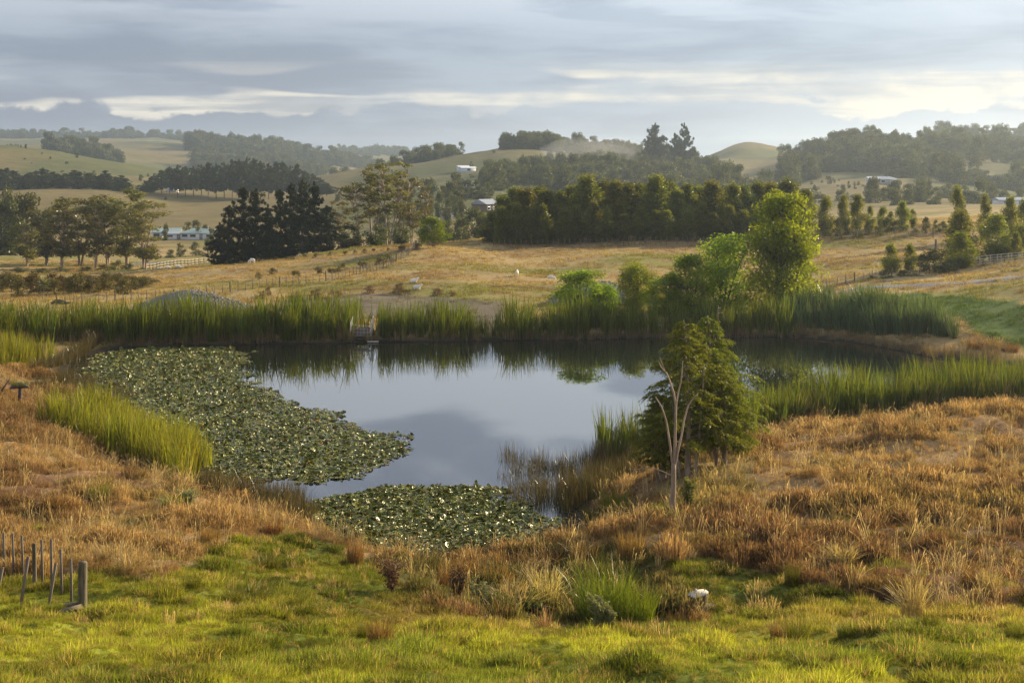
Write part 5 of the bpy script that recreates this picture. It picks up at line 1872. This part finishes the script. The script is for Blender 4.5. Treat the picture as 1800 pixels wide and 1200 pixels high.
def mound_post():
    D = 78.0
    x, y, z = gpt(35, D)
    o = empty('turf_topped_post', (x, y, z), 'dark post with a turf cap on the brown bank at the left edge', 'post')
    obj('post', Geo().tube([(0, 0, -.4), (0, 0, .5), (.02, 0, 1.05)], [.12, .11, .10], 8).mesh('mound_post', True), M['bark_dark'], o)
    me = Geo().tube([(-.55, 0, 1.02), (-.3, 0, 1.16), (.1, 0, 1.2), (.5, 0, 1.08)], [.06, .16, .18, .05], 8).mesh('turf_cap', True)
    obj('turf_cap', me, M['stump'], o)
    b = blades(RP, 200, .1, .3, .02, .45, .5, 3)
    q = obj('cap_grass', b.mesh('cap_grass'), M['tus_green'], o)
    q.location = (0, 0, 1.2)
    g = Geo()
    g.tube([(-1.6, 0, .2), (-1.0, 0, .9), (-.6, .1, 1.5)], [.07, .06, .04], 6)
    obj('brace', g.mesh('mound_brace', True), M['bark_dark'], o)


mound_post()


# ---------------------------------------------------------------- the small jetty
def jetty():
    x0, y0 = onwater(640, 601)
    o = empty('jetty', (x0, y0, 0), 'small weathered jetty with wire mesh rail among the far reeds', 'jetty')
    for i in range(9):
        b = obj('plank', Geo().box((-.62 + i * .01, i * .21, .52 + i * .05), (.62, i * .21 + .19, .57 + i * .05)).mesh('plank'), M['batten_wood'], o)
        b.location.x = -.5 + (8 - i) * -.05 + .35
    for sx in (-1.0, .45):
        for yy in (.1, 1.5):
            obj('pile', Geo().tube([(sx, yy, -.8), (sx, yy, .5)], [.07, .07], 7).mesh('pile', True), M['post_wood'], o)
    for sx, nm in ((-1.1, 'mesh_rail'), (.55, 'mesh_rail')):
        g = Geo()
        h = 1.0
        for yy in (0, 1.0, 2.0):
            g.tube([(sx, yy, .5 + yy * .2), (sx, yy, .5 + h + yy * .2)], [.025, .025], 5)
        for k in range(6):
            zz = .5 + h * k / 5
            g.tube([(sx, 0, zz), (sx, 2.0, zz + .4)], [.010 if 0 < k < 5 else .022] * 2, 4)
        for k in range(11):
            g.tube([(sx, k * .2, .5 + k * .04), (sx, k * .2, .5 + h + k * .04)], [.008, .008], 3)
        obj(nm, g.mesh(nm), M['galv'], o)
    g = Geo()
    for k in range(7):
        g.tube([(-1.1 + k * .275, 0, .5), (-1.1 + k * .275, 0, 1.45 - k * .06)], [.010] * 2, 3)
    for zz in (.5, .8, 1.1, 1.4):
        g.tube([(-1.1, 0, zz), (.55, 0, zz - .10 * (zz - .4))], [.012] * 2, 4)
    obj('mesh_gate', g.mesh('mesh_gate'), M['galv'], o)
    g = Geo()
    g.tube([(-1.0, .1, .45), (.45, .1, -.1)], [.05, .05], 6)
    obj('brace', g.mesh('jetty_brace', True), M['post_wood'], o)
    g = Geo().box((.3, -.5, .05), (1.2, .0, .10))
    obj('landing_board', g.mesh('landing_board'), M['pale_wood'], o)


jetty()


# ---------------------------------------------------------------- sheep
def skin_mesh(name, verts, edges, radii, sub=2):
    me = bpy.data.meshes.new(name)
    me.from_pydata(verts, edges, [])
    o = bpy.data.objects.new(name, me)
    COL.objects.link(o)
    sk = o.modifiers.new('skin', 'SKIN')
    o.modifiers.new('sub', 'SUBSURF').levels = sub
    for i, r in enumerate(radii):
        me.skin_vertices[0].data[i].radius = r if isinstance(r, tuple) else (r, r)
    me.skin_vertices[0].data[0].use_root = True
    dg = bpy.context.evaluated_depsgraph_get()
    m2 = bpy.data.meshes.new_from_object(o.evaluated_get(dg))
    m2.name = name
    for p in m2.polygons:
        p.use_smooth = True
    bpy.data.objects.remove(o)
    bpy.data.meshes.remove(me)
    m2.materials.clear()
    m2.materials.append(M['wool'])
    return m2


def sheep_mesh(pose):
    lie = pose == 'lying'
    zb = .34 if lie else .62
    v = [(0, 0, zb), (-.38, 0, zb), (-.55, 0, zb + .02), (.32, 0, zb + .02)]
    r = [.26, .25, .10, .22]
    e = [(0, 1), (1, 2), (0, 3)]
    if pose == 'grazing':
        head = [(.52, 0, .52), (.64, 0, .28), (.72, 0, .10)]
    else:
        head = [(.46, 0, zb + .22), (.58, 0, zb + .36), (.76, 0, zb + .29)]
    n = len(v)
    v += head
    r += [.13, .10, .055]
    e += [(3, n), (n, n + 1), (n + 1, n + 2)]
    n = len(v)
    v += [(head[1][0] - .03, .13, head[1][2] + .03), (head[1][0] - .03, -.13, head[1][2] + .03)]
    r += [.025, .025]
    e += [(n - 2, n), (n - 2, n + 1)]
    for sx, root in ((-.36, 1), (.30, 3)):
        for sy in (-.13, .13):
            n = len(v)
            if lie:
                v += [(sx, sy * 1.3, .16), (sx + .16, sy * 1.5, .06), (sx + .02, sy * 1.4, .045)]
                r += [.09, .045, .035]
            else:
                bk = -.05 if sx < 0 else .0
                v += [(sx, sy, .42), (sx + bk, sy, .22), (sx, sy, .02)]
                r += [.085, .042, .034]
            e += [(root, n), (n, n + 1), (n + 1, n + 2)]
    return skin_mesh('sheep_' + pose, v, e, r)


SH = {k: sheep_mesh(k) for k in ('standing', 'grazing', 'lying')}
for px, py, pose, rz, s, lab in ((727, 498, 'lying', .3, .75, 'sheep lying near the brown dock bushes, the farther one'), (733, 509, 'lying', -.2, .75, 'sheep lying right beside a brown dock bush'),
                                 (909, 486, 'standing', 1.5, .7, 'sheep standing end-on in the middle of the paddock'), (969, 494, 'grazing', -.3, .72, 'sheep grazing with head down, rightmost in the paddock'),
                                 (281, 481, 'grazing', .2, .85, 'pale sheep left of the others on the valley field'), (297, 481, 'standing', 2.8, .85, 'sheep on the valley field below the road fence'),
                                 (313, 474, 'grazing', .4, .8, 'left of two sheep close to the road fence'), (318, 475, 'standing', .1, .8, 'right of two sheep close to the road fence'),
                                 (443, 462, 'grazing', 2.9, .8, 'pale sheep on the brown rise under the pines')):
    D = dground(px, py, 140, 200) if px > 400 else dground(px, py, 225, 300)
    o = obj('sheep', SH[pose])
    o.location = gpt(px, D)
    o.rotation_euler = (0, 0, rz)
    o.scale = (s * 1.08, s * 1.08, s * 1.08)
    tag(o, lab, 'sheep', 'sheep')


# ---------------------------------------------------------------- houses
def house(px, py, D, w, d, h, rh, wall, roof, label, rz=0.0, hip=False, windows=3, chimney=False, name='house'):
    x = (px - 900) / F * D
    z = float(terr([x], [D])[0])
    o = empty(name, (x, D, z - .2), label, 'house', None, rz)
    h += .2
    obj('wall', Geo().box((-w / 2, -d / 2, -.6), (w / 2, d / 2, h)).mesh('wall'), M[wall], o)
    e = .45
    hx = w * .28 if hip else 0
    V = [(-w / 2 - e, -d / 2 - e, h + .004), (w / 2 + e, -d / 2 - e, h + .004), (w / 2 + e, d / 2 + e, h + .004), (-w / 2 - e, d / 2 + e, h + .004), (-w / 2 - e + hx, 0, h + rh), (w / 2 + e - hx, 0, h + rh)]
    g = Geo().add(V, [(0, 1, 5, 4), (2, 3, 4, 5), (0, 3, 2, 1), (1, 2, 5, 5), (3, 0, 4, 4)])
    bm = bmesh.new()
    vs = [bm.verts.new(q) for q in V]
    for f in ((0, 1, 5, 4), (2, 3, 4, 5), (3, 2, 1, 0), (1, 2, 5), (3, 0, 4)):
        bm.faces.new([vs[q] for q in f])
    me = bpy.data.meshes.new('roof')
    bm.to_mesh(me)
    bm.free()
    rf = obj('roof', me, M[roof], o)
    if chimney:
        obj('chimney', Geo().box((w * .15, -.3, h), (w * .15 + .6, .3, h + rh + .7)).mesh('chimney'), M['brown_wall'], rf)
    for i in range(windows):
        cx = -w / 2 + w * (i + .5) / windows
        if i == windows // 2 and windows > 1:
            obj('door', Geo().box((cx - .45, -d / 2 - .04, .2), (cx + .45, -d / 2 + .05, h - .15)).mesh('door'), M['grey_wall'], o)
            continue
        ww = min(.9, w / windows * .35)
        wn = obj('window', Geo().box((cx - ww, -d / 2 - .05, .9), (cx + ww, -d / 2 + .05, h - .4)).mesh('window'), M['glass'], o)
        g = Geo()
        for a in ((cx - ww - .08, .82, cx - ww + .02, h - .32), (cx + ww - .02, .82, cx + ww + .08, h - .32), (cx - ww, .82, cx + ww, .92), (cx - ww, h - .42, cx + ww, h - .32)):
            g.box((a[0], -d / 2 - .08, a[1]), (a[2], -d / 2 - .001, a[3]))
        obj('frame', g.mesh('frame'), M['white_wall'], wn)
    return o


house(293, 412, 412, 7.5, 8, 1.9, 1.0, 'white_wall', 'green_roof', 'white shed-like house with pale green roof behind the left gums', .15, windows=3)
house(308, 413, 408, 5.0, 5, 1.6, .6, 'white_wall', 'grey_roof', 'low white lean-to in front of the pale green roof', .1, windows=2)
house(354, 412, 408, 9.5, 8, 1.8, 1.2, 'white_wall', 'green_roof', 'white house with long grey-green roof half hidden by pines', -.1, True, 4, True)
house(822, 296, 800, 8.0, 8, 2.2, .8, 'white_roof', 'white_roof', 'white barn high on the brown hillside', .2, windows=1)
house(814, 296, 805, 6, 7, 2.6, .8, 'white_roof', 'white_roof', 'pale lean-to on the left of the white barn', .2, windows=1)
house(822, 324, 610, 6, 5, 2.0, .8, 'white_wall', 'grey_roof', 'small white house above the dark hedge', .1, windows=3)
house(853, 372, 436, 6, 6, 2.4, 1.5, 'brown_wall', 'grey_roof', 'brown gabled building at the left end of the shelter belt', .9, windows=3)
house(1552, 326, 620, 11, 8, 2.1, 1.2, 'grey_wall', 'grey_roof', 'grey hip-roofed house on the hazy right hillside', .1, True, 4, True)
house(1533, 327, 618, 4, 4, 2.4, .9, 'white_wall', 'white_roof', 'small white annex left of the hip-roofed house', .1, windows=1)
house(1786, 356, 500, 14, 8, 1.8, .8, 'white_wall', 'grey_roof', 'long pale shed in the valley at the right edge', 0, windows=3)
house(303, 302, 690, 5, 5, 2.6, 1.2, 'white_wall', 'white_roof', 'tiny white shed behind the row of hazy pines', 0, windows=1)


def pole(px, D, top, label):
    x, y, z = gpt(px, D)
    H = zat(top, D) - z
    o = empty('power_pole', (x, y, z), label, 'pole')
    obj('post', Geo().tube([(0, 0, -.3), (0, 0, H)], [.16, .11], 7).mesh('pole', True), M['batten_wood'], o)
    obj('crossarm', Geo().box((-.9, -.06, H - .6), (.9, .06, H - .45)).mesh('crossarm'), M['batten_wood'], o)


pole(775, 320, 378, 'wooden power pole behind the bright round tree')


# ---------------------------------------------------------------- the hazy air
def haze():
    top = 75.0
    lo, hi = (-2800, -60, ZMIN - 1.5), (2800, 4700, top)
    o = obj('haze', Geo().box(lo, hi).mesh('haze'))
    m, t = newmat('haze')
    v = nd(t, 'ShaderNodeVolumePrincipled', ins={'Color': (.70, .84, 1.0, 1), 'Density': HAZE, 'Anisotropy': .66})
    t.links.new(v.outputs[0], nd(t, 'ShaderNodeOutputMaterial').inputs['Volume'])
    o.data.materials.append(m)
    tag(o, 'thin morning haze that pales the far hills', 'haze', kind='stuff')


HAZE = 0.00016
haze()


def mist():
    """a drift of thicker mist lying on the central hill"""
    bm = bmesh.new()
    bmesh.ops.create_icosphere(bm, subdivisions=4, radius=1.0)
    for v in bm.verts:
        n = v.co.normalized()
        k = .7 + .9 * float(fbm(n.x * 1.7 + 3.1 + n.z, n.y * 1.7 + n.z * 1.3, 141, 4))
        v.co = Vector((n.x * 24 * k + n.z * 5, n.y * 16 * k, n.z * 8 * k))
    me = bpy.data.meshes.new('mist')
    bm.to_mesh(me)
    bm.free()
    o = obj('mist', me)
    x, y, z = gpt(1035, 800)
    o.location = (x, y, z + 9)
    m, t = newmat('mist')
    v = nd(t, 'ShaderNodeVolumePrincipled', ins={'Color': (.95, .97, 1.0, 1), 'Density': .0065, 'Anisotropy': .6})
    t.links.new(v.outputs[0], nd(t, 'ShaderNodeOutputMaterial').inputs['Volume'])
    me.materials.append(m)
    tag(o, 'pale drift of mist over the central wooded hill', 'mist', kind='stuff')


mist()
